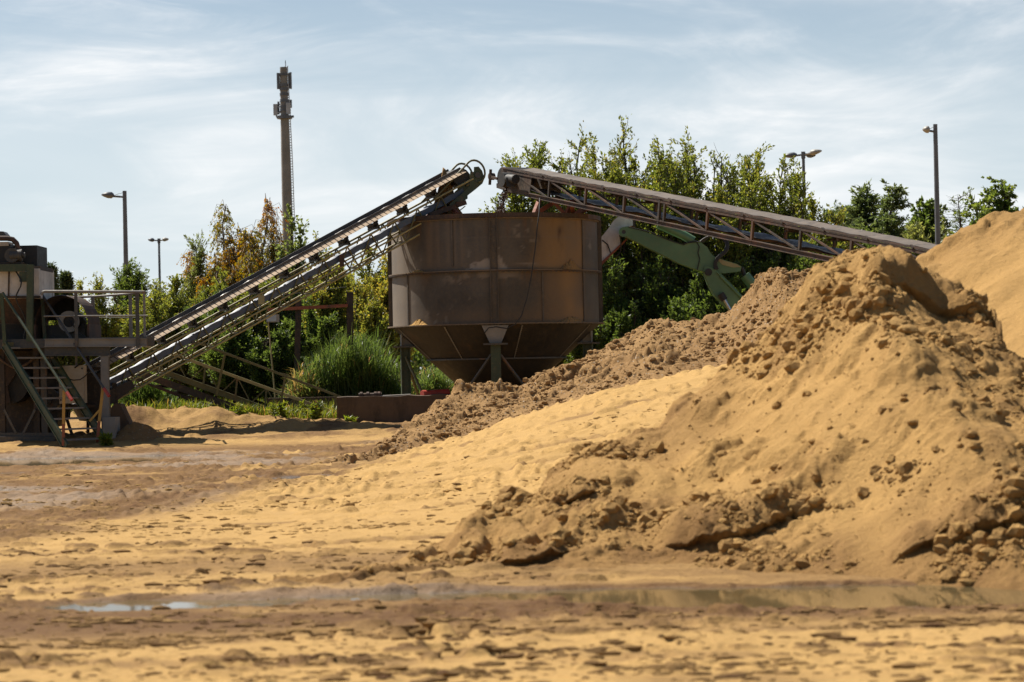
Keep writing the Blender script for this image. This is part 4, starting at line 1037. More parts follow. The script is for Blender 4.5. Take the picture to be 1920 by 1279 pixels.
# ------------------------------------------------------------------ low feed conveyor below the left one
def conveyor_feed():
    D = 56.6
    def Q(px, py, o=0): return W(px, py, D + o)
    root = empty('conveyor', Q(620, 775), 'low dark olive feed conveyor with a handrail, sloping down to the concrete wall', 'conveyor', 'belt conveyors')
    up = Vector((0, 0, 1)); WD = .8
    for o in (0, WD):
        k = MB(); k.channel(Q(225, 668, o), Q(560, 790, o), .07, .13, up, .018); k.build('side_beam', 'olive', root)
        k = MB(); k.bar(Q(300, 655, o), Q(625, 773, o), .06, .07, up); k.bar(Q(245, 640, o), Q(330, 668, o), .04, .05, up); k.build('top_rail', 'olive_pale' if not o else 'olive', root)
        for x in (325, 385, 445, 500, 552):
            y1 = 655 + (x - 300) * .363; y2 = 668 + (x - 225) * .364
            k = MB(); k.bar(Q(x, y1, o), Q(x - 4, y2, o), .04, .04, (1, 0, 0)); k.bar(Q(x, y1, o), Q(x + 26, y2 + 9, o), .025, .025); k.bar(Q(x, y1, o), Q(x - 30, y2 - 12, o), .025, .025)
            k.build('upright', 'olive', root)
        k = MB(); k.bar(Q(235, 690, o), Q(530, 797, o), .05, .16, up); k.build('lower_channel', 'rust_dark', root)
        k = MB(); k.tube([Q(226, 702, o), Q(330, 738, o), Q(480, 790, o)], .022, 6); k.tube([Q(280, 722, o), Q(420, 775, o)], .018, 6)
        for x in (250, 300, 350, 400, 450): k.tube([Q(x, 700 + (x - 235) * .363, o), Q(x + 14, 708 + (x - 226) * .35, o)], .014, 6)
        k.build('tie_rod', 'rust', root)
    k = MB(); vs = []
    for i in range(31):
        x = 240 + i * 11.5; y = 672 + (x - 240) * .363
        for o, dy in ((.08, -10), (.3, -4), (.5, -4), (.74, -10)): vs.append(Q(x, y + dy, o))
    k.add(vs, [(i*4+j, i*4+j+1, i*4+5+j, i*4+4+j) for i in range(30) for j in range(3)]); k.build('belt', 'black', root)
    for i in range(9):
        x = 270 + i * 34; y = 680 + (x - 240) * .363
        k = MB(); k.tube([Q(x, y, .05), Q(x, y, WD - .05)], .05, 8); k.bar(Q(x - 9, y + 20, -.02), Q(x + 9, y + 22, WD), .1, .05); k.build('roller', 'rust_dark', root)
    k = MB(); k.bar(Q(366, 641, -.25), Q(648, 748, -.25), .035, .055, up)
    k.build('handrail', 'olive', root)
    for (a, b, c, d) in ((422, 663, 406, 742), (535, 706, 524, 768), (631, 741, 626, 776)):
        k = MB(); k.bar(Q(a, b, -.25), Q(c, d, -.2), .06, .05, (1, 0, 0)); k.build('handrail_post', 'olive', root)
conveyor_feed()

# ------------------------------------------------------------------ washing plant at the left edge
def plant():
    D = 50.0
    P = W
    g0 = gz(-8.5, 50)
    base = P(60, 838, D)
    root = empty('washing_plant', (base.x, D, g0), 'dark steel washing plant with a raised railed platform at the left edge', 'washing plant')
    def boxpx(x0, y0, x1, y1, d0, d1, mat, name, par=root, mi=None):
        """box whose front face spans two photo points at depth d0 and which runs back to d1"""
        a = P(x0, y0, d0); b = P(x1, y1, d0); k = MB(); k.box((a.x, d0, a.z), (b.x, d1, b.z)); return k.build(name, mat, par)
    # platform deck and its two fascia beams
    k = MB(); a = P(-60, 637, D); b = P(274, 650, D); k.box((a.x, D, b.z + .02), (b.x, D + 1.2, a.z - .012)); k.box((a.x, D + 1.2, b.z + .02), (P(165, 650, D).x, D + 2.4, a.z - .012)); k.build('deck', 'steel_dark', root)
    k = MB(); k.channel(P(84, 643, D - .04), P(275, 642, D - .04), .09, .17, (0, 0, 1), .02); k.build('fascia_beam', 'steel', root)
    k = MB(); k.channel(P(84, 659, D + .05), P(206, 659, D + .05), .12, .19, (0, 0, 1), .025); k.build('fascia_beam', 'steel_dark', root)
    for d in (D + .1, D + 2.2):
        k = MB(); k.channel(P(197, 668, d), P(199, 835, d), .16, .16, (0, 1, 0), .025); k.build('column', 'steel', root)
    k = MB(); a = P(192, 783, D - .1); b = P(217, 838, D - .1); k.box((a.x, D - .1, b.z - .1), (b.x, D + .5, a.z)); k.build('footing', 'concrete_grey', root)
    # railing
    def rail(pts, r, mat, name): k = MB(); k.tube([P(*p) for p in pts], r, 8); return k.build(name, mat, root)
    rail([(77, 553, D), (80, 548, D), (84, 546.5, D), (271, 547.5, D)], .030, 'steel', 'top_rail')
    rail([(120, 558, D + 2.2), (180, 556, D + 2.2), (243, 551, D + 1.6), (269, 548, D + .9), (271, 547.5, D)], .026, 'steel', 'top_rail')
    rail([(82, 593, D), (277, 592, D)], .017, 'steel', 'middle_rail'); rail([(150, 596, D + 2.2), (262, 596, D + 2.2)], .015, 'olive', 'middle_rail')
    for (x, y0, y1, d, w, mat) in ((142, 549, 650, D - .1, .062, 'steel_dark'), (174, 557, 634, D + 2.2, .07, 'steel'), (244, 551, 633, D + 1.6, .07, 'steel'), (257, 549, 652, D - .1, .075, 'steel_dark'), (270, 548, 634, D + .9, .045, 'steel')):
        k = MB(); k.bar(P(x, y0, d), P(x + 1.5, y1, d), w, .05, (0, 1, 0)); k.build('railing_post', mat, root)
    # ribbed motor guard, half round, with the motor inside
    k = MB(); n = 22; cpt = P(115, 608, D + .5); ra = 50 / F_PX * (D + .5); vs = []; m = 17
    for j in range(m):
        dep = D + .5 + 1.5 * j / (m - 1); rr = ra * (1 + (.03 if j % 2 else 0))
        for i in range(n + 1):
            a = math.pi * i / n; vs.append(Vector((cpt.x - rr * math.cos(a), dep, cpt.z + rr * 1.08 * math.sin(a))))
    k.add(vs, [(j*(n+1)+i, j*(n+1)+i+1, (j+1)*(n+1)+i+1, (j+1)*(n+1)+i) for j in range(m - 1) for i in range(n)], 0, False)
    for sx in (-1, 1):
        k.box((cpt.x + sx * ra - .02, D + .5, cpt.z - .32), (cpt.x + sx * ra + .02, D + 2.0, cpt.z))
    g = k.build('motor_guard', 'rust', root)
    k = MB(); c = P(129, 603, D + .75); k.tube([c, c + Vector((0, .9, 0))], .22, 28); k.build('motor', 'black', g)
    k = MB(); c = P(129, 603, D + .7); k.lathe((0, 0, 0), [(.12, 0), (.225, 0), (.225, .06), (.12, .06), (.12, 0)], 28, smooth=False)
    k.v = [(c.x + x, c.y + z, c.z + y) for x, y, z in k.v]; k.build('motor_ring', 'concrete_grey', g)
    boxpx(80, 610, 160, 637, D + 1.0, D + 1.6, 'steel_dark', 'motor_bed'); boxpx(85, 560, 148, 600, D + 1.9, D + 1.95, 'black', 'guard_back')
    # green portal
    k = MB(); k.channel(P(57, 496, D), P(56, 640, D), .13, .12, (0, 1, 0), .03); k.build('green_column', 'green', root)
    k = MB(); k.bar(P(-40, 503, D + .05), P(52, 502, D + .05), .10, .15); k.build('green_beam', 'green', root)
    boxpx(36, 510, 52, 528, D + .02, D + .2, 'green', 'gusset_box')
    # white bin, tapering chute below
    a = P(-50, 506, D + .25); b = P(74, 559, D + .25); k = MB(); k.box((a.x, D + .25, b.z), (b.x, D + 1.9, a.z)); bn = k.build('white_bin', 'white_rust', root)
    k = MB(); k.bar(P(-50, 557, D + .23), P(76, 557, D + .23), .05, .05); k.bar(P(17, 508, D + .24), P(16, 556, D + .24), .03, .03); k.build('bin_rim', 'rust_dark', bn)
    k = MB(); z0 = b.z; z1 = P(0, 606, D + .25).z; xl = P(-50, 560, D + .25).x; xr = P(60, 560, D + .25).x; xr2 = P(38, 606, D + .25).x
    k.add([(xl, D + .3, z0), (xr, D + .3, z0), (xr, D + 1.8, z0), (xl, D + 1.8, z0), (xl + .4, D + .7, z1), (xr2, D + .7, z1), (xr2, D + 1.4, z1), (xl + .4, D + 1.4, z1)], [(0,1,5,4),(1,2,6,5),(2,3,7,6),(3,0,4,7),(4,5,6,7)])
    k.build('chute', 'rust', root)
    boxpx(-60, 556, 66, 640, D + 2.0, D + 2.2, 'black', 'rear_panel')
    boxpx(18, 461, 70, 505, D + .6, D + 1.7, 'black', 'dark_hood'); boxpx(15, 500, 76, 506.5, D + .4, D + 1.8, 'rust_dark', 'hood_rim')
    # pump set on top with its pipe
    k = MB(); k.tube([P(-20, 447, D + .3), P(14, 447, D + .3), P(24, 449, D + .3), P(31, 456, D + .3), P(34, 466, D + .3), P(34, 478, D + .3)], .055, 12); k.build('pipe', 'rust', root)
    k = MB(); c = P(29, 479, D + .2); k.tube([c + Vector((-.10, 0, 0)), c + Vector((.14, 0, 0))], .13, 18); k.tube([c + Vector((.1, 0, 0)), c + Vector((.20, 0, 0))], .06, 12); k.tube([c + Vector((-.06, -.1, 0)), c + Vector((-.06, .2, 0))], .15, 18)
    k.build('pump', 'steel_dark', root)
    boxpx(-30, 459, 20, 492, D + .25, D + .7, 'black', 'motor_box'); boxpx(-20, 454, 16, 461, D + .22, D + .75, 'beige', 'motor_lid')
    k = MB(); k.prism([P(*q, D + .5) for q in ((-20, 446), (13, 446), (11, 440), (6, 434), (-20, 433))], (0, .4, 0)); k.build('motor_cap', 'steel_dark', root)
    boxpx(-20, 492, 40, 499, D + .15, D + .9, 'rust_dark', 'pump_bed')
    # cabinet and dark machinery below the deck
    cab = boxpx(110, 686, 158, 756, D + .55, D + .9, 'beige', 'cabinet')
    k = MB()
    for q in ((154, 691), (154, 750), (114, 691), (114, 750)):
        c = P(*q, D + .54); k.tube([c, c + Vector((0, -.02, 0))], .02, 8)
    k.build('cabinet_bolt', 'steel_dark', cab)
    k = MB(); k.bar(P(143, 650, D + .7), P(143, 690, D + .7), .04, .04, (0, 1, 0)); k.build('conduit', 'steel', root)
    boxpx(-60, 660, 78, 815, D + 1.5, D + 2.3, 'rust_dark', 'sump_tank')
    a = P(-60, 640, D + 2.45); b = P(110, 830, D + 2.45); k = MB(); k.box((a.x, D + 2.45, b.z), (b.x, D + 2.5, a.z)); k.build('back_panel', 'rust_dark', root)
    k = MB(); c = P(18, 720, D + .9); k.tube([c + Vector((0, -.1, 0)), c + Vector((0, .5, 0))], .42, 26); k.build('flywheel', 'black', root)
    k = MB(); k.prism([P(*q, D + .7) for q in ((0, 660), (28, 665), (30, 700), (14, 725), (20, 755), (0, 758))], (0, .06, 0)); k.build('belt_guard', 'rust', root)
    for q in (((8, 768), (30, 812)), ((66, 768), (44, 812))):
        k = MB(); k.bar(P(*q[0], D + .3), P(*q[1], D + .3), .05, .05); k.build('diagonal_brace', 'steel_dark', root)
    for x in (3, 68, 82):
        k = MB(); k.channel(P(x, 650, D + .4), P(x + 3, 832, D + .4), .12, .12, (0, 1, 0), .02); k.build('column', 'rust_dark' if x < 80 else 'steel_dark', root)
    k = MB(); k.bar(P(-40, 815, D + .35), P(105, 815, D + .35), .10, .08); k.bar(P(-40, 824, D + .3), P(105, 824, D + .3), .2, .12); k.build('base_beam', 'steel_dark', root)
    k = MB()
    for (x, y, x2, y2, d) in ((115, 760, 190, 762, D + 1.2), (120, 700, 190, 690, D + 1.5), (120, 770, 140, 830, D + 1.3), (60, 740, 110, 742, D + 1.2), (98, 680, 98, 830, D + 1.2), (165, 665, 165, 830, D + 2.2)):
        k.bar(P(x, y, d), P(x2, y2, d), .06, .06, (0, 1, 0))
    k.build('under_framing', 'rust_dark', root)
    def cable(pts, rad=.016, mat='black', nm='cable'):
        k = MB(); pp = [P(*q) for q in pts]; fine = []
        for a_ in range(len(pp) - 1):
            for s_ in range(4):
                p0, p1, p2, p3 = pp[max(a_ - 1, 0)], pp[a_], pp[a_ + 1], pp[min(a_ + 2, len(pp) - 1)]; t_ = s_ / 4
                fine.append(.5 * ((2 * p1) + (p2 - p0) * t_ + (2 * p0 - 5 * p1 + 4 * p2 - p3) * t_ * t_ + (-p0 + 3 * p1 - 3 * p2 + p3) * t_ ** 3))
        k.tube(fine + [pp[-1]], rad, 6); k.build(nm, mat, root)
    cable([(129, 600, D + .7), (150, 625, D + .5), (168, 640, D + .1), (164, 668, D + .4), (140, 690, D + .5)])
    cable([(24, 500, D + .2), (40, 530, D - .05), (30, 560, D - .02), (48, 600, D + .1), (44, 640, D + .1)])
    cable([(64, 640, D + .3), (72, 690, D + .5), (66, 740, D + .6), (84, 800, D + .5)], .022)
    cable([(92, 664, D + .3), (104, 700, D + .3), (150, 712, D + .4), (182, 676, D + .2)], .012)
    cable([(-10, 664, D + .3), (30, 690, D + .3), (70, 668, D + .3)], .03, 'rust', 'pipe')
    boxpx(70, 700, 108, 800, D + 1.0, D + 1.9, 'black', 'pump_housing'); boxpx(160, 700, 190, 790, D + 1.4, D + 2.2, 'rust_dark', 'chute_box')
    k = MB(); c = P(88, 750, D + .9); k.tube([c, c + Vector((0, .3, 0))], .26, 20); k.tube([c + Vector((0, -.06, 0)), c], .10, 12); k.build('pulley', 'steel_dark', root)
    k = MB(); k.bar(P(0, 596, D - .02), P(8, 596, D - .02), .04, .03); k.bar(P(-30, 552, D), P(4, 552, D), .05, .05); k.bar(P(-30, 598, D), P(6, 598, D), .035, .035); k.build('side_rail', 'green', root)
    # stairs at 45 degrees to the platform, treads seen obliquely
    tl, bl = P(8, 646, D - .12), P(124, 838, D - 1.45); off = P(82, 646, D + .72) - P(8, 646, D - .12)
    st = empty('stairs', (bl.x + off.x / 2, bl.y + off.y / 2, bl.z), 'steep olive steel stairs with open treads leading up to the washing plant platform', 'stairs')
    up = Vector((0, 0, 1))
    for o in (Vector((0, 0, 0)), off):
        k = MB(); k.channel(tl + o, bl + o - up * (.0 if o.length < .1 else -.04), .06, .17, up, .015); k.build('stringer', 'green', st)
    k = MB(); k.bar(tl, tl + off, .12, .09, up); k.build('top_landing', 'olive', st)
    dirv = off.normalized()
    for i in range(10):
        t = (i + .35) / 10.0
        a = tl.lerp(bl, t) + up * .0; b = a + off
        k = MB(); k.bar(a + dirv * .02, b - dirv * .02, .20, .035, up); k.build('tread', 'steel', st)
    nrm = up * 1.0
    for (q0, q1, d0, d1) in (((5, 549), (126, 737), D - .15, D - 1.45), ((79, 553), (196, 730), D + .65, D - .65)):
        h = MB(); h.tube([P(*q0, d0), P(*q1, d1)], .028, 8); hr = h.build('handrail', 'steel_dark' if q0[0] > 50 else 'green', st)
        e = P(*q1, d1); dd = (P(*q1, d1) - P(*q0, d0)).normalized()
        h = MB(); h.tube([e - dd * .02, e + dd * .20], .034, 8); h.build('red_grip', 'red', hr)
    for (q0, q1, d, mat) in (((3, 552), (9, 646), D - .13, 'green'), ((79, 553), (85, 650), D + .65, 'green')):
        k = MB(); k.bar(P(*q0, d), P(*q1, d), .07, .05, (0, 1, 0)); k.build('handrail_post', mat, st)
    for (q0, qm, q1, d) in (((120, 733), (119, 795), (119, 836), D - 1.4), ((193, 727), (186, 790), (182, 838), D - .6)):
        k = MB(); k.bar(P(*q0, d), P(*qm, d), .055, .045, (0, 1, 0), 0); k.bar(P(*qm, d), P(*q1, d), .056, .046, (0, 1, 0), 1); k.build('handrail_post', ['yellow', 'rust_red'], st)
    k = MB(); k.bar(P(190, 765, D - .6), P(168, 790, D - .62), .05, .04); k.build('strut', 'yellow', st)
plant()

# ------------------------------------------------------------------ concrete sump walls, pipes, gantry, floodlight
def site_bits():
    k = MB(); a = W(631, 745, 54.4); b = W(850, 800, 54.4); z0 = gz(a.x, 54.4) - .2
    xs = [a.x + (b.x + .6 - a.x) * i / 14 for i in range(15)]
    rnd = random.Random(3); vs = []
    for x in xs:
        zt = a.z + rnd.uniform(-.02, .02) + .004
        vs += [(x, 54.4, z0), (x, 54.4, zt), (x, 54.75, zt + .01), (x, 54.75, z0)]
    k.add(vs, [(i*4+j, i*4+4+j, i*4+4+(j+1)%4, i*4+(j+1)%4) for i in range(14) for j in range(4)] + [(0, 1, 2, 3), (59, 58, 57, 56)])
    tag(k.build('concrete_wall', 'concrete'), 'low stained concrete wall in front of the hopper legs', 'wall', 'low concrete walls of the sump')
    k = MB(); p, q = W(500, 752, 58.6), W(860, 734, 58.6); k.box((p.x, 58.6, 0), (q.x + 2, 58.9, (p.z + q.z) / 2)); k.box((p.x, 56.9, 0), (p.x + .3, 58.6, p.z - .1))
    tag(k.build('concrete_wall', 'concrete'), 'dark mossy concrete wall behind the hopper legs, below the reeds', 'wall', 'low concrete walls of the sump')
    k = MB(); c = W(694, 741, 54.55); k.tube([c + Vector((-.26, 0, 0)), c + Vector((.26, 0, .0))], .05, 10)
    for o in (-.2, -.05, .12, .2): k.tube([c + Vector((o - .03, 0, 0)), c + Vector((o + .03, 0, 0))], .075, 10)
    tag(k.build('pipe_coupling', 'rust'), 'rusty red pipe coupling lying on the low concrete wall', 'pipe')
    k = MB(); c = W(712, 744, 54.5); e = W(770, 741, 54.6); k.tube([c, e], .03, 8); tag(k.build('pipe', 'steel'), 'thin pale pipe lying along the top of the low concrete wall', 'pipe')
    k = MB(); c = W(793, 739, 54.7); e = W(840, 735, 55.2); k.tube([c, e], .075, 14); k.tube([c + Vector((-.02, 0, 0)), c.lerp(e, .12)], .085, 14)
    tag(k.build('pipe', 'red'), 'bright red pipe end lying on the wall beside the brown gravel heap', 'pipe')
    # rusty gantry
    D = 60.0; b = W(558, 705, D)
    r = empty('gantry', (b.x, D, gz(b.x, D)), 'rusty steel gantry with a thin crossbar standing among the bushes', 'gantry')
    k = MB(); k.bar(W(500, 581, D), W(652, 573, D), .10, .08); k.build('crossbar', 'rust_red', r)
    for (x0, y0, x1, y1, w) in ((560, 560, 556, 712, .14), (656, 548, 657, 700, .16)):
        k = MB(); k.channel(W(x0, y0, D + .1), W(x1, y1 + 30, D + .1), w, w, (0, 1, 0), .025); k.build('post', 'rust_dark', r)
    k = MB(); k.tube([W(498, 556, D), W(575, 548, D), W(650, 538, D)], .006, 5); k.build('wire', 'black', r)
    # floodlight on a leaning pole
    D = 58.2; b = W(516, 740, D)
    r = empty('floodlight', (b.x, D, gz(b.x, D)), 'small white floodlight box on a thin leaning pole below the left conveyor', 'floodlight')
    a = W(499, 590, D); c = W(523, 604, D); k = MB(); k.box((a.x, D, c.z), (c.x, D + .14, a.z)); k.build('housing', 'lamp_pale', r)
    k = MB(); k.box((a.x + .02, D - .012, c.z + .02), (c.x - .06, D - .002, a.z - .02)); k.build('glass', 'lamp_glass', r)
    k = MB(); k.tube([W(503, 604, D + .05), W(516, 745, D + .05)], .018, 6); k.build('pole', 'olive_pale', r)
    # clods of excavated rubble by the platform column
    def rubble(px, py, d, r, h, lab, mat, seed, name='rubble_heap'):
        c = W(px, py, d); xs = np.linspace(-1, 1, 70); U, V = np.meshgrid(xs, xs, indexing='ij')
        X = c.x + U * r; Y = d + V * r * .8
        q = np.sqrt(U ** 2 + V ** 2) + .18 * fbm(U * 2 + seed, V * 2, 3, seed)
        Z = G(X, Y) + h * np.clip(1 - q, -.3, 1) ** 1 * (1 + .3 * fbm(X * 3, Y * 3, 3, seed)) + np.clip(1 - q, 0, .4) * (.9 * lumps(X, Y, .2, .7, seed + 1) + .9 * lumps(X, Y, .09, .7, seed + 2)) * 1.6
        o = grid_mesh(name, X, Y, Z, mat, np.full(X.shape + (3,), .7)); tag(o, lab, 'rubble', 'small rubble heaps by the plant')
    rubble(252, 815, 50.2, .62, .36, 'low dark heap of rubble at the foot of the platform column', 'gravel', 600)
    k = MB(); rnd = random.Random(12)
    poly = [(205, 768), (215, 757), (226, 758), (231, 770), (238, 785), (246, 800), (238, 815), (216, 812), (206, 790)]
    k.prism([W(*q, 50.9) for q in poly], (.0, .55, 0)); o = k.build('concrete_chunk', 'concrete'); tag(o, 'broken brown concrete chunk beside the grey platform column', 'rubble')
site_bits()

# ------------------------------------------------------------------ excavator arm behind the hopper
def excavator():
    D = 58.6; T = .42
    Q = lambda x, y, o=0: W(1100 + x / 5.82, 390 + y / 5.82, D + o)
    b = Q(1800, 1500)
    r = empty('excavator', (b.x, D, gz(b.x, D)), 'green excavator boom with a white rust-flecked arm, between hopper and gravel heap', 'excavator')
    def pl(pts, name, mat, o=0, th=T, par=r):
        k = MB(); k.prism([Q(x, y, o) for x, y in pts], (0, th, 0)); return k.build(name, mat, par)
    arm = pl([(20, 340), (150, 330), (240, 220), (300, 130), (360, 85), (440, 82), (500, 105), (505, 190), (400, 215), (370, 300), (365, 400), (250, 510), (130, 620), (20, 650)], 'arm', 'white_rust', .45, .40)
    pl([(20, 650), (130, 615), (250, 505), (365, 395), (440, 330), (440, 350), (300, 490), (135, 650), (20, 700)], 'arm_edge', 'rust_red', .42, .46, arm)
    pl([(500, 95), (530, 105), (530, 210), (505, 200)], 'arm_end', 'rust', .45, .40, arm)
    bo = pl([(380, 260), (392, 222), (420, 203), (455, 200), (560, 235), (760, 300), (900, 352), (1000, 385), (1060, 395), (1120, 365), (1180, 352), (1240, 370), (1320, 430), (1345, 480), (1380, 522), (1500, 568), (1640, 610), (1690, 640), (1680, 690), (1500, 712), (1280, 692), (1150, 655), (1000, 600), (850, 520), (700, 450), (560, 375), (450, 322), (400, 300)], 'boom', 'mint')
    k = MB(); c = Q(405, 262, -.03); k.tube([c, c + Vector((0, T + .06, 0))], .085, 18); k.build('pivot_pin', 'steel_dark', bo)
    k = MB(); c = Q(405, 262, -.04); k.lathe((0, 0, 0), [(.05, 0), (.12, 0), (.12, .03), (.05, .03)], 20, smooth=False); k.v = [(c.x + x, c.y + z, c.z + y) for x, y, z in k.v]; k.build('pivot_ring', 'mint', bo)
    pl([(1395, 530), (1500, 575), (1640, 615), (1690, 645), (1600, 650), (1480, 620)], 'boom_shoulder', 'olive_pale', -.02, .01, bo)
    k = MB(); k.tube([Q(450, 205, -.02), Q(700, 265, -.03), Q(880, 345, -.03), Q(1060, 402, -.03), Q(1120, 372, -.03), Q(1190, 355, -.03), Q(1230, 420, -.03), Q(1215, 490, -.03), Q(1235, 560, -.03), Q(1205, 680, -.03)], .012, 6); k.tube([Q(1060, 385, -.04), Q(1250, 365, -.04)], .012, 6); k.build('grease_line', 'black', bo)
    lw = pl([(1280, 690), (1285, 650), (1310, 632), (1350, 645), (1450, 700), (1600, 850), (1725, 985), (1760, 1060), (1700, 1130), (1590, 1135), (1510, 1065), (1400, 960), (1330, 830)], 'lower_boom', 'mint', -.10, .5)
    for (x, y) in ((1330, 700), (1480, 970)):
        k = MB(); c = Q(x, y, -.14); k.tube([c, c + Vector((0, .1, 0))], .09, 16); k.build('bushing', 'black', lw)
    k = MB(); k.tube([Q(1460, 745, -.13), Q(1740, 1030, -.13)], .035, 8); k.tube([Q(1420, 700, -.14), Q(1720, 990, -.14)], .018, 6); k.build('hose_rail', 'mint', lw)
    k = MB(); k.tube([Q(1505, 1000, -.2), Q(1600, 1170, -.2)], .04, 12); k.build('cylinder_rod', 'chrome', lw)
    k = MB(); k.tube([Q(1460, 935, -.2), Q(1505, 1005, -.2)], .085, 14); k.build('rod_eye', 'black', lw)
    k = MB(); k.tube([Q(780, 175, .1), Q(1060, 300, .1), Q(1165, 360, .1)], .11, 16); k.build('upper_cylinder', 'mint', r)
    k = MB(); k.tube([Q(1690, 650, .2), Q(1725, 745, .2)], .05, 10); k.build('cylinder_rod', 'black', r)
    k = MB(); k.tube([Q(1725, 735, .2), Q(1900, 960, .2)], .125, 16); k.build('rear_cylinder', 'mint', r)
    for i, dx in enumerate((0, 16, 34)):
        k = MB(); pts = [Q(1235 + dx, 372, .05 + i * .06), Q(1300 + dx, 325 - dx * .3, .05 + i * .06), Q(1400 + dx, 300 - dx * .4, .02), Q(1480 + dx, 335 - dx * .6, -.02), Q(1525 + dx * .6, 410, -.06), Q(1490 + dx, 480, -.1), Q(1420 + dx * .8, 545, -.12), Q(1392 + dx * .6, 610, -.12), Q(1400 + dx, 670, -.12)]
        fine = []
        for a in range(len(pts) - 1):
            for s in range(3):
                p0 = pts[max(a - 1, 0)]; p1 = pts[a]; p2 = pts[a + 1]; p3 = pts[min(a + 2, len(pts) - 1)]; t = s / 3
                fine.append(.5 * ((2 * p1) + (p2 - p0) * t + (2 * p0 - 5 * p1 + 4 * p2 - p3) * t * t + (-p0 + 3 * p1 - 3 * p2 + p3) * t ** 3))
        k.tube(fine + [pts[-1]], .025, 7); k.build('hose', 'black', r)
    k = MB(); k.tube([Q(455, 205, .1), Q(385, 230, .0), Q(360, 300, .1), Q(375, 390, .3), Q(370, 470, .4), Q(330, 525, .4), Q(300, 520, .4)], .014, 6); k.tube([Q(170, 350, .43), Q(230, 400, .42), Q(262, 490, .43)], .014, 6); k.build('hose', 'black', r)
    # undercarriage hidden behind the gravel heap
    k = MB(); c = Q(2000, 1350); 
    for o in (-.2, 1.7):
        prof = []
        for i in range(16):
            a = 2 * math.pi * i / 16; prof.append(Vector((c.x + (1.3 if math.cos(a) > 0 else -1.3) + .38 * math.cos(a), D + o, .85 + .38 * math.sin(a))))
        k.prism(prof, (0, .5, 0))
    k.build('track', 'steel_dark', r)
    k = MB(); k.box((c.x - .9, D - .1, 1.25), (c.x + 1.6, D + 2.1, 1.95)); k.build('upper_deck', 'mint', r)
    k = MB(); k.prism([Q(1560, 1040, -.05), Q(1760, 1010, -.05), Q(2000, 1240, -.05), Q(1900, 1330, -.05)], (0, .4, 0)); k.build('boom_foot', 'mint', r)
excavator()

# ------------------------------------------------------------------ street lamps and mast
def head_shape(k, p, d, L, w, h):
    """flat tapering luminaire from p along d"""
    p = Vector(p); d = Vector(d).normalized(); s = d.cross(Vector((0, 0, 1))).normalized(); u = s.cross(d); vs = []; secs = [(0, .35, .5), (.18, .8, 1), (.5, 1, .95), (.8, .75, .6), (1, .2, .2)]
    for t, a, b in secs:
        for i in range(8):
            an = 2 * math.pi * i / 8; vs.append(p + d * (L * t) + s * (w / 2 * a * math.cos(an)) + u * (h / 2 * b * math.sin(an) + h * .1))
    n = 8; k.add(vs, [(j*n+i, j*n+(i+1)%n, (j+1)*n+(i+1)%n, (j+1)*n+i) for j in range(4) for i in range(n)] + [tuple(range(8)), tuple(range(32, 40))], 0, True)
def lamp_single(px, ptop, parm, pxl, d, label, rad, hm):
    t = W(px, ptop, d); x = t.x; z0 = gz(x, d)
    r = empty('street_lamp', (x, d, z0), label, 'street lamp', 'street lamps behind the bushes')
    k = MB(); k.tube([(x, d, z0), (x, d, t.z * .55), (x, d, t.z)], [rad * 1.15, rad, rad * .8], 12); k.build('pole', 'lamp_grey', r)
    za = W(px, parm, d).z; xe = W(pxl, parm, d).x; xm = x + (xe - x) * .50
    k = MB(); k.tube([(x, d, za), (xm, d, za + .04)], .04, 8); k.tube([(x, d, t.z - .05), (xm, d, za + .06)], .010, 5); k.build('arm', 'lamp_grey', r)
    k = MB(); head_shape(k, (xm + .05, d, za + .05), (-1, .0, .07), abs(xe - xm), .42, .26); k.build('lamp_head', hm, r)
lamp_single(233.5, 358, 369.5, 188, 95, 'tall grey street lamp with one long arm, rising above the bushes at the left', .10, 'lamp_grey')
lamp_single(1753.5, 233, 247, 1727, 85, 'tallest grey street lamp with one short arm, rising behind the saddle of the sand heaps', .095, 'lamp_pale')
def lamp_double(px, ptop, d, heads, label, rad, hm):
    t = W(px, ptop, d); x = t.x; z0 = gz(x, d)
    r = empty('street_lamp', (x, d, z0), label, 'street lamp', 'street lamps behind the bushes')
    k = MB(); k.tube([(x, d, z0), (x, d, t.z)], [rad * 1.2, rad * .8], 12); k.tube([(x, d, t.z - .25), (x, d, t.z + .06)], rad * 1.15, 12); k.build('pole', 'lamp_grey', r)
    for (dx, dy, dz, L, m) in heads:
        dv = Vector((dx, dy, dz)); k = MB(); k.tube([(x, d, t.z - .08), Vector((x, d, t.z - .08)) + dv * .35], .045, 8); head_shape(k, Vector((x, d, t.z - .08)) + dv * .30, dv, L, .5, .26); k.build('lamp_head', m, r)
lamp_double(298, 449, 160, [(-1, -.2, .06, .75, 0), (1, .3, .10, .75, 0)] and [(-1, -.2, .06, .42, 'lamp_grey'), (.9, -.3, .08, .42, 'lamp_pale')], 'small far double headed street lamp above the bushes at the left', .09, None)
lamp_double(1506, 287, 110, [(-1, -.1, -.08, .62, 'lamp_grey'), (1, -.25, .15, .55, 'lamp_pale'), (.75, .5, -.06, .4, 'lamp_grey')], 'double headed street lamp sticking up behind the tall shrubs on the right', .085, None)

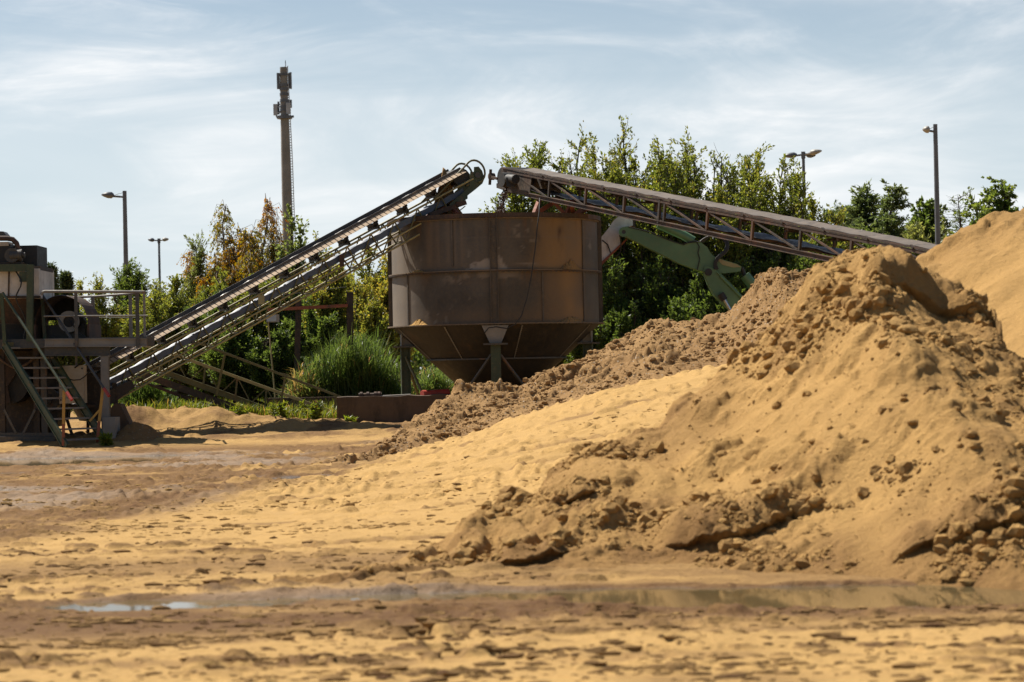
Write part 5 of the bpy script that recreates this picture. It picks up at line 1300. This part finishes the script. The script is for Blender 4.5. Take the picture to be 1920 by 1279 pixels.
def mast():
    d = 180.0; t = W(531.5, 127, d); bpt = W(541.5, 400, d); s = (bpt.x - t.x) / (t.z - bpt.z)
    sc = d / F_PX
    def A(py, dx=0, dy=0): p = W(960, py - (hor(540) - hor(960)), d); z = p.z; return Vector((t.x + s * (t.z - z) * .42 + dx * sc, d + dy * sc, z))
    r = empty('radio_mast', (A(700).x, d, 0), 'tall grey concrete radio mast with antennas behind the yellowing birch', 'mast')
    k = MB(); b = A(700); k.tube([(b.x, d, 0), A(300), A(126)], [.48, .36, .27], 20); k.build('shaft', 'mast', r)
    k = MB()
    for py in (140, 160, 167, 177, 189, 200, 206):
        p = A(py); k.tube([p - Vector((0, 0, .1)), p + Vector((0, 0, .1))], .34, 18)
    k.build('clamp', 'lamp_grey', r)
    k = MB(); p = A(220); k.tube([p - Vector((0, 0, .12)), p + Vector((0, 0, .12))], .55, 18); k.tube([A(220, -15, 2), A(219, 17, -2)], .09, 8); k.tube([A(213, -17), A(219, -15), A(222, -8)], .06, 8); k.build('bracket_ring', 'lamp_grey', r)
    for (dx, dy, y0, y1, w, m) in ((-10, -3, 137, 167, .22, 'lamp_grey'), (9.5, 2, 137, 166, .16, 'lamp_grey'), (13, -2, 136, 167, .16, 'lamp_grey'), (12, 2, 187, 202, .14, 'lamp_grey'), (-17, -2, 195, 216, .30, 'antenna'), (8, -9, 194, 215, .34, 'antenna'), (-11.5, 3, 190, 214, .14, 'lamp_grey')):
        k = MB(); a, c = A(y0, dx, dy), A(y1, dx, dy); k.bar(a, c, w, .18, (0, 1, 0)); k.bar(A(y0 + 5, 0), A(y0 + 5, dx, dy), .08, .08); k.bar(A(y1 - 5, 0), A(y1 - 5, dx, dy), .08, .08); k.build('antenna_panel', m, r)
    k = MB(); k.tube([A(127, 4), A(113, 4)], .03, 5); k.build('lightning_rod', 'lamp_grey', r)
    k = MB()
    for o in (8.5, 12.5): k.tube([A(690, o + 3, -4), A(300, o, -4), A(124, o - 4.5, -4)], .035, 5)
    py = 128
    while py < 690:
        f = (py - 124) / 176 * 4.5 - 4.5 if py < 300 else (py - 300) / 390 * 3
        k.bar(A(py, 8.5 + f, -4), A(py, 12.5 + f, -4), .05, .05); py += 5
    k.build('ladder', 'antenna', r)
mast()
# ------------------------------------------------------------------ vegetation
def tubes_np(paths, radii, n=5):
    """many tapered tubes at once: paths (B, K, 3), radii (B, K)"""
    B, K, _ = paths.shape
    d = np.gradient(paths, axis=1); d /= np.linalg.norm(d, axis=2, keepdims=True) + 1e-9
    ref = np.where(np.abs(d[..., 2:3]) < .9, np.array([0, 0, 1.0]), np.array([1.0, 0, 0]))
    s = np.cross(d, ref); s /= np.linalg.norm(s, axis=2, keepdims=True) + 1e-9
    t = np.cross(d, s)
    an = np.arange(n) / n * 2 * np.pi
    v = paths[:, :, None, :] + radii[:, :, None, None] * (s[:, :, None, :] * np.cos(an)[None, None, :, None] + t[:, :, None, :] * np.sin(an)[None, None, :, None])
    idx = np.arange(B * K * n).reshape(B, K, n)
    q = np.stack([idx[:, :-1, :], np.roll(idx, -1, 2)[:, :-1, :], np.roll(idx, -1, 2)[:, 1:, :], idx[:, 1:, :]], -1).reshape(-1, 4)
    return v.reshape(-1, 3), q
def leaves_np(pos, axis, length, width, rng, droop=.0):
    """one four-cornered leaf per position, pointing roughly along axis"""
    n = len(pos)
    a = axis + rng.normal(0, .55, (n, 3)); a[:, 2] -= droop; a /= np.linalg.norm(a, axis=1, keepdims=True) + 1e-9
    r = rng.normal(0, 1, (n, 3)); s = np.cross(a, r); s /= np.linalg.norm(s, axis=1, keepdims=True) + 1e-9
    L = (length * rng.uniform(.65, 1.25, n))[:, None]; w = (width * rng.uniform(.7, 1.2, n))[:, None]
    nrm = np.cross(a, s)
    v = np.stack([pos, pos + a * L * .45 + s * w * .5 + nrm * w * .12, pos + a * L - nrm * L * .08, pos + a * L * .45 - s * w * .5 + nrm * w * .12], 1)
    q = np.arange(n * 4).reshape(n, 4)
    return v.reshape(-1, 3), q

def tree(name, label, px, ptop, wpx, d, seed, style='shrub', leaf='leaf_willow', stems=9, twigs=7, lpt=14, leaf_len=.10, leaf_w=.042, twig_len=.16, bark='bark', group='trees and shrubs behind the yard', tint_mid=.5, cat='shrub', bare=0.0, base_r=.05, tint_var=.28, crown_lo=.10, flat_=.45, trunk_px=None):
    rng = np.random.default_rng(seed)
    top = W(px, ptop, d); zb = gz(top.x, d); H = (top.z - zb) * (.93 if style in ('shrub', 'tree') else .97); R = wpx / 2 * d / F_PX
    bx = W(trunk_px, 700, d).x if trunk_px else top.x
    K = 13; t = np.linspace(0, 1, K)
    rho = np.sqrt(rng.uniform(0, 1, stems)); rho[0] = .08; ang = rng.uniform(0, 2 * np.pi, stems) + np.arange(stems) * 2.4
    tipx = np.cos(ang) * rho * R; tipy = np.sin(ang) * rho * R * .85
    hh = H * (1 - flat_ * rho ** 2.6) * rng.uniform(.74, 1.0, stems); hh[0] = H
    base = np.stack([bx + tipx * base_r * 2, d + tipy * base_r * 2, np.full(stems, zb - .1)], -1)
    tip = np.stack([top.x + tipx, d + tipy, zb + hh], -1)
    fork = {'locust': .42, 'tree': .28}.get(style, .12)
    c1 = base + np.stack([tipx * .05, tipy * .05, hh * (fork + .15)], -1); c2 = base * .25 + tip * .75 + np.stack([tipx * .12, tipy * .12, hh * .0], -1); c2[:, 2] = zb + hh * .62
    if style in ('locust', 'tree'):
        c1[:, 0] = bx + rng.normal(0, .1, stems); c1[:, 1] = d
    tt = t[None, :, None]
    path = (1 - tt) ** 3 * base[:, None] + 3 * (1 - tt) ** 2 * tt * c1[:, None] + 3 * (1 - tt) * tt ** 2 * c2[:, None] + tt ** 3 * tip[:, None]
    wob = rng.normal(0, .02 * H, (stems, K, 3)) * (t * (1 - .5 * t))[None, :, None]; wob[..., 2] *= .3
    path = path + wob
    rad = (.012 + .011 * H * (1 - t) ** .8)[None, :] * rng.uniform(.7, 1.2, (stems, 1)) * (1.0 if style == 'shrub' else 1.25)
    bv, bq = tubes_np(path, rad, 6)
    # twigs
    m = stems * (K - 1) * twigs
    si = rng.integers(0, stems, m); u = crown_lo + (1 - crown_lo) * rng.uniform(0, 1, m) ** (.85 if style != 'locust' else .55)
    kf = u * (K - 1); k0 = np.minimum(kf.astype(int), K - 2); fr = (kf - k0)[:, None]
    p0 = path[si, k0] * (1 - fr) + path[si, k0 + 1] * fr
    dirs = path[si, k0 + 1] - path[si, k0]; dirs /= np.linalg.norm(dirs, axis=1, keepdims=True) + 1e-9
    out = p0 - np.array([top.x, d, 0]); out[:, 2] = 0; out /= np.linalg.norm(out, axis=1, keepdims=True) + .3
    rnd = rng.normal(0, 1, (m, 3)); rnd[:, 2] *= .6
    tl = twig_len * H * (1.0 - .45 * u) * rng.uniform(.5, 1.25, m)
    if style == 'birch':
        a = rnd * .6 + out * .5; a[:, 2] += .25
    elif style == 'locust':
        a = rnd * .7 + out * .8; a[:, 2] = np.abs(a[:, 2]) * .25 + .12
    elif style == 'tree':
        a = rnd * .8 + out * .8 + dirs * .4
    else:
        a = rnd * .55 + out * .55 + dirs * .9; a[:, 2] += .25
    a /= np.linalg.norm(a, axis=1, keepdims=True) + 1e-9
    end = p0 + a * tl[:, None]
    mid = (p0 + end) / 2 + rng.normal(0, .04, (m, 3)) * tl[:, None] * 3
    if style == 'birch':
        end[:, 2] -= tl * rng.uniform(.5, 1.5, m); mid[:, 2] += tl * .12
    tw = np.stack([p0, mid, end], 1)
    tv, tq = tubes_np(tw, np.stack([np.full(m, .010), np.full(m, .007), np.full(m, .003)], 1), 3)
    # leaves
    keep = rng.uniform(0, 1, m) > bare
    # ragged holes: drop twigs by a coarse noise through the crown
    hole = fbm(p0[:, 0] * 1.1 + p0[:, 1] * .7 + seed, p0[:, 2] * 1.1 + p0[:, 1] * .5, 3, seed)
    keep &= hole > -.50
    ti = np.repeat(np.nonzero(keep)[0], lpt); n = len(ti)
    s = (rng.uniform(.12, 1.03, n))[:, None]
    pos = (1 - s) ** 2 * p0[ti] + 2 * s * (1 - s) * mid[ti] + s ** 2 * end[ti] + rng.normal(0, .028, (n, 3))
    ax = end[ti] - p0[ti]; ax /= np.linalg.norm(ax, axis=1, keepdims=True) + 1e-9
    lv, lq = leaves_np(pos, ax, leaf_len, leaf_w, rng, .9 if style == 'birch' else .15)
    tint = np.clip(tint_mid + tint_var * .55 * hole[ti] + rng.normal(0, tint_var * .55, n) + (.18 * (u[ti] - .5) if style != 'birch' else 0), 0, 1)
    if style == 'birch':
        tint = np.clip(.24 + .58 * (u[ti] - .35) + .6 * hole[ti] + rng.normal(0, .13, n), 0, 1)
    r = empty(name, (bx, d, zb), label, cat, group)
    raw_mesh('trunk', np.concatenate([bv, tv]), np.concatenate([bq, tq + len(bv)]), bark, None, r, True)
    raw_mesh('crown', lv, lq, leaf, None, r, False, tint=np.repeat(tint, 4))
    return r

def conifer(label, px, ptop, wpx, d, seed):
    rng = np.random.default_rng(seed); top = W(px, ptop, d); H = top.z; R = wpx / 2 * d / F_PX
    m = 420; u = rng.uniform(.05, 1, m); a = rng.uniform(0, 2 * np.pi, m); L = R * (1.02 - u) * rng.uniform(.7, 1.15, m) + .1
    p0 = np.stack([np.full(m, top.x), np.full(m, d), H * u], -1); e = p0 + np.stack([np.cos(a) * L, np.sin(a) * L, L * (.25 - .45 * (1 - u))], -1)
    tv, tq = tubes_np(np.stack([p0, (p0 + e) / 2 + [0, 0, .05], e], 1), np.full((m, 3), .02), 3)
    sv, sq = tubes_np(np.array([[[top.x, d, 0], [top.x, d, H * .5], [top.x, d, H]]]), np.array([[.16, .1, .02]]), 6)
    lp = 30; ti = np.repeat(np.arange(m), lp); s = rng.uniform(.1, 1, len(ti))[:, None]
    pos = p0[ti] * (1 - s) + e[ti] * s + rng.normal(0, .09, (len(ti), 3))
    ax = (e - p0)[ti]; ax /= np.linalg.norm(ax, axis=1, keepdims=True)
    lv, lq = leaves_np(pos, ax + [0, 0, .2], .26, .09, rng, .2)
    r = empty('conifer', (top.x, d, 0), label, 'tree', 'trees and shrubs behind the yard')
    raw_mesh('trunk', np.concatenate([sv, tv]), np.concatenate([sq, tq + len(sv)]), 'bark', None, r)
    raw_mesh('crown', lv, lq, 'leaf_conifer', None, r, False, tint=np.repeat(np.clip(rng.normal(.5, .25, len(ti)), 0, 1), 4))

# far left conifers
conifer('pointed dark conifer beside the white bin of the plant', 95, 499, 34, 125, 700)
conifer('shorter conifer between the pointed one and the left bushes', 124, 515, 36, 128, 701)
conifer('conifer half hidden by the white bin', 74, 512, 30, 130, 702)
# left bushes (behind the railing)
tree('willow_shrub', 'rounded willow shrub in front of the pole of the long armed left lamp', 238, 487, 120, 76, 710, stems=24, twigs=9, lpt=16, leaf_len=.12, tint_mid=.42, leaf='leaf_dark', flat_=.35)
tree('willow_shrub', 'olive green shrub behind the platform railing, left of the rounded willow', 176, 512, 110, 72, 711, stems=19, twigs=9, lpt=15, leaf_len=.10, tint_mid=.6, flat_=.3)
tree('willow_shrub', 'olive green shrub between the rounded willow and the small double lamp', 288, 520, 110, 71, 712, stems=19, twigs=9, lpt=15, leaf_len=.10, tint_mid=.55, flat_=.3)
tree('willow_shrub', 'low dark shrub behind the motor guard of the plant', 120, 556, 110, 70, 713, stems=16, twigs=9, lpt=14, tint_mid=.35, flat_=.25)
tree('willow_shrub', 'pale feathery willow left of the yellowing birch', 372, 438, 120, 70, 714, stems=22, twigs=9, lpt=17, leaf='leaf_pale', leaf_len=.12, leaf_w=.03, tint_mid=.45, flat_=.5)
tree('willow_shrub', 'dense green willow at the feet of the birch, above the left conveyor', 415, 500, 130, 67, 715, stems=21, twigs=9, lpt=16, leaf_len=.11, tint_mid=.45)
tree('birch', 'drooping birch with yellow and brown leaves, left stem arching out', 420, 372, 130, 70.5, 716, 'birch', 'leaf_birch', stems=11, twigs=9, lpt=21, leaf_len=.075, leaf_w=.05, twig_len=.14, cat='tree', bark='bark_pale', crown_lo=.45, flat_=.35)
tree('birch', 'drooping birch with yellow leaves, right next to the radio mast', 498, 366, 120, 70, 717, 'birch', 'leaf_birch', stems=11, twigs=9, lpt=21, leaf_len=.075, leaf_w=.05, twig_len=.15, cat='tree', bark='bark_pale', crown_lo=.45, flat_=.45)
tree('birch', 'bushy lower birch with golden leaves just above the left conveyor', 458, 420, 190, 69, 718, 'birch', 'leaf_birch', stems=22, twigs=9, lpt=21, leaf_len=.08, leaf_w=.05, twig_len=.11, cat='tree', bark='bark_pale', crown_lo=.3, flat_=.3)
tree('poplar', 'slim green poplar sapling climbing in front of the radio mast', 545, 372, 42, 66, 719, stems=4, twigs=9, lpt=12, leaf='leaf_pale', leaf_len=.10, leaf_w=.085, twig_len=.09, cat='tree', tint_mid=.35, flat_=.15)
# hedge under and behind the left conveyor
hed = [(330, 515, 120, 66.5, .55, 'under the conveyor right of the platform railing'), (395, 545, 130, 65, .35, 'below the conveyor, left of the floodlight'), (470, 515, 130, 66, .48, 'behind the floodlight box'),
       (545, 466, 130, 67, .55, 'below the conveyor at the foot of the mast'), (600, 438, 120, 68, .62, 'peeping over the conveyor right of the mast'), (640, 490, 130, 65, .68, 'behind the right gantry post'),
       (690, 450, 120, 67, .62, 'left of the hopper, topped by the conveyor'), (728, 468, 90, 66, .85, 'with yellowish leaves touching the left side of the hopper'), (585, 555, 110, 64, .4, 'behind the gantry crossbar'), (700, 560, 90, 64, .7, 'low beside the hopper above the reeds'), (440, 590, 110, 63.5, .3, 'dark and low behind the feed conveyor handrail'), (520, 620, 100, 63, .3, 'dark and low behind the floodlight pole')]
for i, (px, py, w, d, tm, where) in enumerate(hed):
    tree('hazel_shrub', 'dense leafy shrub ' + where, px, py, w, d, 730 + i, stems=18, twigs=9, lpt=16, leaf_len=.095, leaf_w=.055, tint_mid=tm, leaf='leaf_willow' if tm > .42 else 'leaf_dark', flat_=.25, crown_lo=.02)
# tall shrubs behind the hopper and the rusty conveyor
tall = [(1010, 252, 95, 66, 8, .55, 'slender sallow just right of the falling gravel'), (1085, 243, 110, 67, 10, .6, 'tall sallow behind the head of the rusty conveyor'), (1168, 212, 115, 68, 11, .62, 'tallest sallow of the row, its tip highest against the sky'),
        (1225, 262, 90, 66.5, 9, .58, 'sallow just right of the tallest one'), (1292, 255, 110, 67.5, 11, .65, 'broad sallow above the middle of the rusty conveyor'), (1360, 278, 100, 66.5, 10, .6, 'sallow above the excavator hoses'),
        (1420, 268, 95, 68, 10, .6, 'sallow between the broad one and the double headed lamp'), (1478, 312, 100, 67, 10, .62, 'sallow in front of the double headed lamp'), (1520, 368, 85, 66, 9, .7, 'lowest bright sallow at the right end of the row')]
for i, (px, py, w, d, st, tm, lab) in enumerate(tall):
    tree('sallow', 'leafy ' + lab, px, py - 16, w * 1.85, d, 760 + i, stems=st + 15, twigs=8, lpt=17, leaf_len=.105, leaf_w=.055, twig_len=.125, tint_mid=tm - .14, tint_var=.34, flat_=.24, crown_lo=.08, group='tall sallows behind the rusty conveyor', cat='tree')
low = [(1150, 470, 120, 64.5, 'behind the white excavator arm'), (1230, 480, 130, 65, 'below the excavator boom'), (1310, 500, 120, 64.5, 'dark behind the lower boom'), (1390, 480, 130, 65, 'below the rusty truss right of the hoses'), (1460, 470, 120, 65.5, 'above the end of the gravel heap'),
       (1530, 450, 120, 65, 'under the right part of the rusty truss'), (1110, 590, 90, 63, 'low at the right leg of the hopper'), (1190, 560, 110, 63.5, 'low above the middle of the gravel heap'), (1270, 560, 100, 63.2, 'low in front of the dark bushes under the boom')]
for i, (px, py, w, d, lab) in enumerate(low):
    tree('hazel_shrub', 'dark leafy shrub ' + lab, px, py, w * 1.15, d, 790 + i, stems=16, twigs=9, lpt=15, leaf_len=.095, leaf_w=.055, tint_mid=.36, leaf='leaf_dark', flat_=.25, crown_lo=.0, group='tall sallows behind the rusty conveyor')
# far trees at the right
tree('locust', 'airy flat topped locust tree, left of a pair behind the truss', 1612, 347, 120, 112, 810, 'locust', 'leaf_locust', stems=14, twigs=9, lpt=22, leaf_len=.20, leaf_w=.085, twig_len=.12, cat='tree', crown_lo=.48, flat_=.25, tint_mid=.45, trunk_px=1614)
tree('locust', 'airy locust tree with a forked leaning trunk, right of a pair behind the truss', 1665, 342, 125, 110, 811, 'locust', 'leaf_locust', stems=14, twigs=9, lpt=22, leaf_len=.20, leaf_w=.085, twig_len=.12, cat='tree', crown_lo=.5, flat_=.2, tint_mid=.5, trunk_px=1670)
tree('locust', 'small locust sapling at the right end of the sallow row', 1568, 388, 40, 108, 812, 'locust', 'leaf_locust', stems=4, twigs=8, lpt=20, leaf_len=.18, leaf_w=.08, twig_len=.12, cat='tree', crown_lo=.4, tint_mid=.4)
tree('maple', 'dark dense tree just left of the tallest street lamp', 1735, 358, 84, 105, 813, 'tree', 'leaf_dark', stems=12, twigs=9, lpt=20, leaf_len=.22, leaf_w=.16, cat='tree', crown_lo=.3, tint_mid=.3, twig_len=.14)
tree('willow_shrub', 'bright green bush below the dark tree, beside the tallest street lamp', 1718, 412, 100, 92, 814, stems=18, twigs=9, lpt=15, leaf_len=.16, leaf_w=.08, tint_mid=.75, leaf='leaf_pale', flat_=.3)
tree('bare_tree', 'half bare tree with thin twigs right of the tallest street lamp', 1797, 357, 56, 100, 815, 'locust', 'leaf_locust', stems=8, twigs=8, lpt=10, leaf_len=.16, leaf_w=.07, cat='tree', bare=.62, crown_lo=.4, tint_mid=.5)
tree('maple', 'big dark leafy tree above the tall heap, cut by the right edge', 1882, 312, 120, 100, 816, 'tree', 'leaf_dark', stems=16, twigs=10, lpt=22, leaf_len=.21, leaf_w=.13, cat='tree', crown_lo=.25, tint_mid=.55, twig_len=.13, flat_=.3)
tree('maple', 'rounded green tree between the half bare one and the big tree at the edge', 1838, 352, 84, 96, 817, 'tree', 'leaf_dark', stems=12, twigs=9, lpt=20, leaf_len=.19, leaf_w=.12, cat='tree', crown_lo=.25, tint_mid=.6)
tree('willow_shrub', 'low green bush behind the saddle between the sand heaps', 1640, 425, 110, 90, 818, stems=18, twigs=9, lpt=15, leaf_len=.14, leaf_w=.08, tint_mid=.4, leaf='leaf_dark', flat_=.3)
tree('willow_shrub', 'low green bush behind the tall heap left of the half bare tree', 1770, 415, 90, 93, 819, stems=18, twigs=9, lpt=15, leaf_len=.15, leaf_w=.08, tint_mid=.6, leaf='leaf_pale', flat_=.3)

def woodland():
    """far belt of trees that closes the view low down: one mass"""
    rng = np.random.default_rng(850); n = 60000
    x = rng.uniform(-60, 60, n); y = rng.uniform(150, 165, n)
    h = 4.2 + 1.4 * fbm(x * .22, x * 0, 4, 851)
    pos = np.stack([x, y, h * rng.uniform(0, 1, n) ** .8], -1)
    v, q = leaves_np(pos, rng.normal(0, 1, (n, 3)), .55, .35, rng)
    o = raw_mesh('woodland', v, q, 'leaf_dark', None, None, False, tint=np.repeat(np.clip(rng.normal(.4, .25, n), 0, 1), 4))
    tag(o, 'far belt of dark woodland low on the horizon behind everything', 'woodland', None, 'stuff')
woodland()

def blades(pos, h, w, lean, rng):
    """arched blades: two stacked quads each"""
    n = len(pos); a = rng.uniform(0, 2 * np.pi, n); dx = np.stack([np.cos(a), np.sin(a), 0 * a], -1); b = a + np.pi / 2 + rng.normal(0, .5, n); sx = np.stack([np.cos(b), np.sin(b), 0 * b], -1)
    h = h[:, None]; w = w[:, None]; ln = lean[:, None]
    up = np.array([0, 0, 1.0])
    p1 = pos + up * h * .55 + dx * h * ln * .25; p2 = pos + up * h * (1 - .25 * ln) + dx * h * ln
    v = np.stack([pos - sx * w, pos + sx * w, p1 + sx * w * .8, p1 - sx * w * .8, p2 + sx * w * .1, p2 - sx * w * .1], 1).reshape(-1, 3)
    i = np.arange(n)[:, None] * 6
    q = np.concatenate([i + np.array([[0, 1, 2, 3]]), i + np.array([[3, 2, 4, 5]])])
    return v, q
def grass():
    rng = np.random.default_rng(860); n = 26000
    x = np.empty(0); y = np.empty(0)
    px = rng.uniform(150, 640, n); y = rng.uniform(55.6, 62.5, n); x = (px - 960) / F_PX * y
    den = fbm(x * 1.2, y * 1.0, 3, 861) + .25 + .9 * ss(56, 58.5, y)
    k = rng.uniform(-.3, .5, n) < den; x, y = x[k], y[k]; n = len(x)
    z = gz_arr(x, y)
    h = rng.uniform(.15, .42, n) * (1 + .5 * ss(56, 59, y)) ; v, q = blades(np.stack([x, y, z - .03], -1), h, rng.uniform(.006, .014, n), rng.uniform(.1, .8, n), rng)
    o = raw_mesh('grass', v, q, 'grass', None, None, False, tint=np.repeat(np.clip(rng.normal(.55, .25, n), 0, 1), 6))
    tag(o, 'tufted green grass behind the sandy bank, below the conveyors', 'grass', None, 'stuff')
def gz_arr(x, y):
    z = G(x, y)
    def bm(px, py, d, rx, ry, h):
        c = W(px, py, d); q = ((x - c.x) / rx) ** 2 + ((y - d) / ry) ** 2; return h * np.exp(-q * 1.2)
    return z + bm(390, 790, 53.5, .55, .9, .32) + bm(450, 800, 53.2, 1.4, .7, .22) + bm(250, 790, 53.5, .8, .8, .50) + bm(590, 800, 52.5, 1.5, .8, .16) + bm(320, 800, 55.5, 2.6, 1.2, .35)
grass()
def reeds(px0, px1, ytop, d0, d1, n, label, seed, tm=.5):
    rng = np.random.default_rng(seed)
    px = rng.normal((px0 + px1) / 2, (px1 - px0) / 4.2, n); y = rng.uniform(d0, d1, n); x = (px - 960) / F_PX * y
    edge = 1 - .35 * np.abs(px - (px0 + px1) / 2) / ((px1 - px0) / 2)
    ztop = W((px0 + px1) / 2, ytop, d0).z; z0 = G(x, y); h = (ztop - z0) * edge * rng.uniform(.50, 1.12, n) * (1.05 + .35 * fbm(x * 2.6, y * 1.5, 3, seed))
    # stalk blades plus leaves that leave the stalk higher up
    P = [np.stack([x, y, z0 - .05], -1)]; Hh = [h]; Wd = [np.full(n, .012)]; Ln = [rng.uniform(.05, .35, n)]
    for _ in range(4):
        f = rng.uniform(.25, .8, n); P.append(np.stack([x + rng.normal(0, .05, n), y + rng.normal(0, .05, n), z0 + h * f], -1)); Hh.append(rng.uniform(.25, .5, n) * (1.1 - .3 * f)); Wd.append(rng.uniform(.010, .019, n)); Ln.append(rng.uniform(.4, 1.3, n))
    pos = np.concatenate(P); N_ = len(pos)
    v, q = blades(pos, np.concatenate(Hh), np.concatenate(Wd), np.concatenate(Ln), rng)
    o = raw_mesh('reed_clump', v, q, 'reed', None, None, False, tint=np.repeat(np.clip(rng.normal(tm, .22, N_), 0, 1), 6))
    tag(o, label, 'reeds', 'reeds by the sump wall')
reeds(575, 745, 618, 59.6, 61.5, 2100, 'big clump of bright green reeds left of the hopper legs', 870)
reeds(540, 600, 690, 59.2, 60.5, 420, 'small yellowish clump of dry reeds at the left of the big green clump', 871, .88)
reeds(200, 320, 690, 57.5, 60, 700, 'dark green clump of reeds behind the foot of the left conveyor', 872, .4)
reeds(760, 850, 690, 59.2, 61, 600, 'green clump of reeds behind the left hopper leg', 873, .6)
def weed(px, py, d, h, label, seed):
    rng = np.random.default_rng(seed); c = W(px, py, d); z0 = float(gz_arr(np.array([c.x]), np.array([d]))[0])
    st = 9; a = rng.uniform(0, 2 * np.pi, st); L = h * rng.uniform(.6, 1.1, st); b = np.tile([c.x, d, z0 - .03], (st, 1)) + rng.normal(0, .05, (st, 3)) * [1, 1, 0]
    e = b + np.stack([np.cos(a) * L * .45, np.sin(a) * L * .45, L], -1)
    sv, sq = tubes_np(np.stack([b, (b + e) / 2 + [0, 0, .03], e], 1), np.full((st, 3), .006), 4)
    ti = np.repeat(np.arange(st), 34); s = rng.uniform(.15, 1, len(ti))[:, None]
    ax = rng.normal(0, 1, (len(ti), 3)); ax[:, 2] = np.abs(ax[:, 2]) * .4; ax /= np.linalg.norm(ax, axis=1, keepdims=True)
    lv, lq = leaves_np(b[ti] * (1 - s) + e[ti] * s, ax, .13, .055, rng, .0)
    r = empty('weed', (c.x, d, z0), label, 'weed', 'weeds on the sandy bank')
    raw_mesh('stem', sv, sq, 'bark', None, r); raw_mesh('leaves', lv, lq, 'grass', None, r, False, tint=np.repeat(np.clip(rng.normal(.45, .2, len(ti)), 0, 1), 4))
weed(525, 780, 53.4, .38, 'broad leafy weed on the bank at the end of the feed conveyor', 880)
weed(590, 785, 53.2, .42, 'taller weed on the bank just left of the concrete wall', 881)
weed(455, 783, 54.3, .30, 'weed under the low end of the feed conveyor, left of the broad one', 882)
weed(660, 790, 53.9, .18, 'tiny weed at the foot of the concrete wall', 883)
weed(250, 845, 49.2, .22, 'small weed at the bottom of the steel stairs', 884) if False else None
weed(203, 832, 48.8, .22, 'small weed at the bottom of the steel stairs', 885)
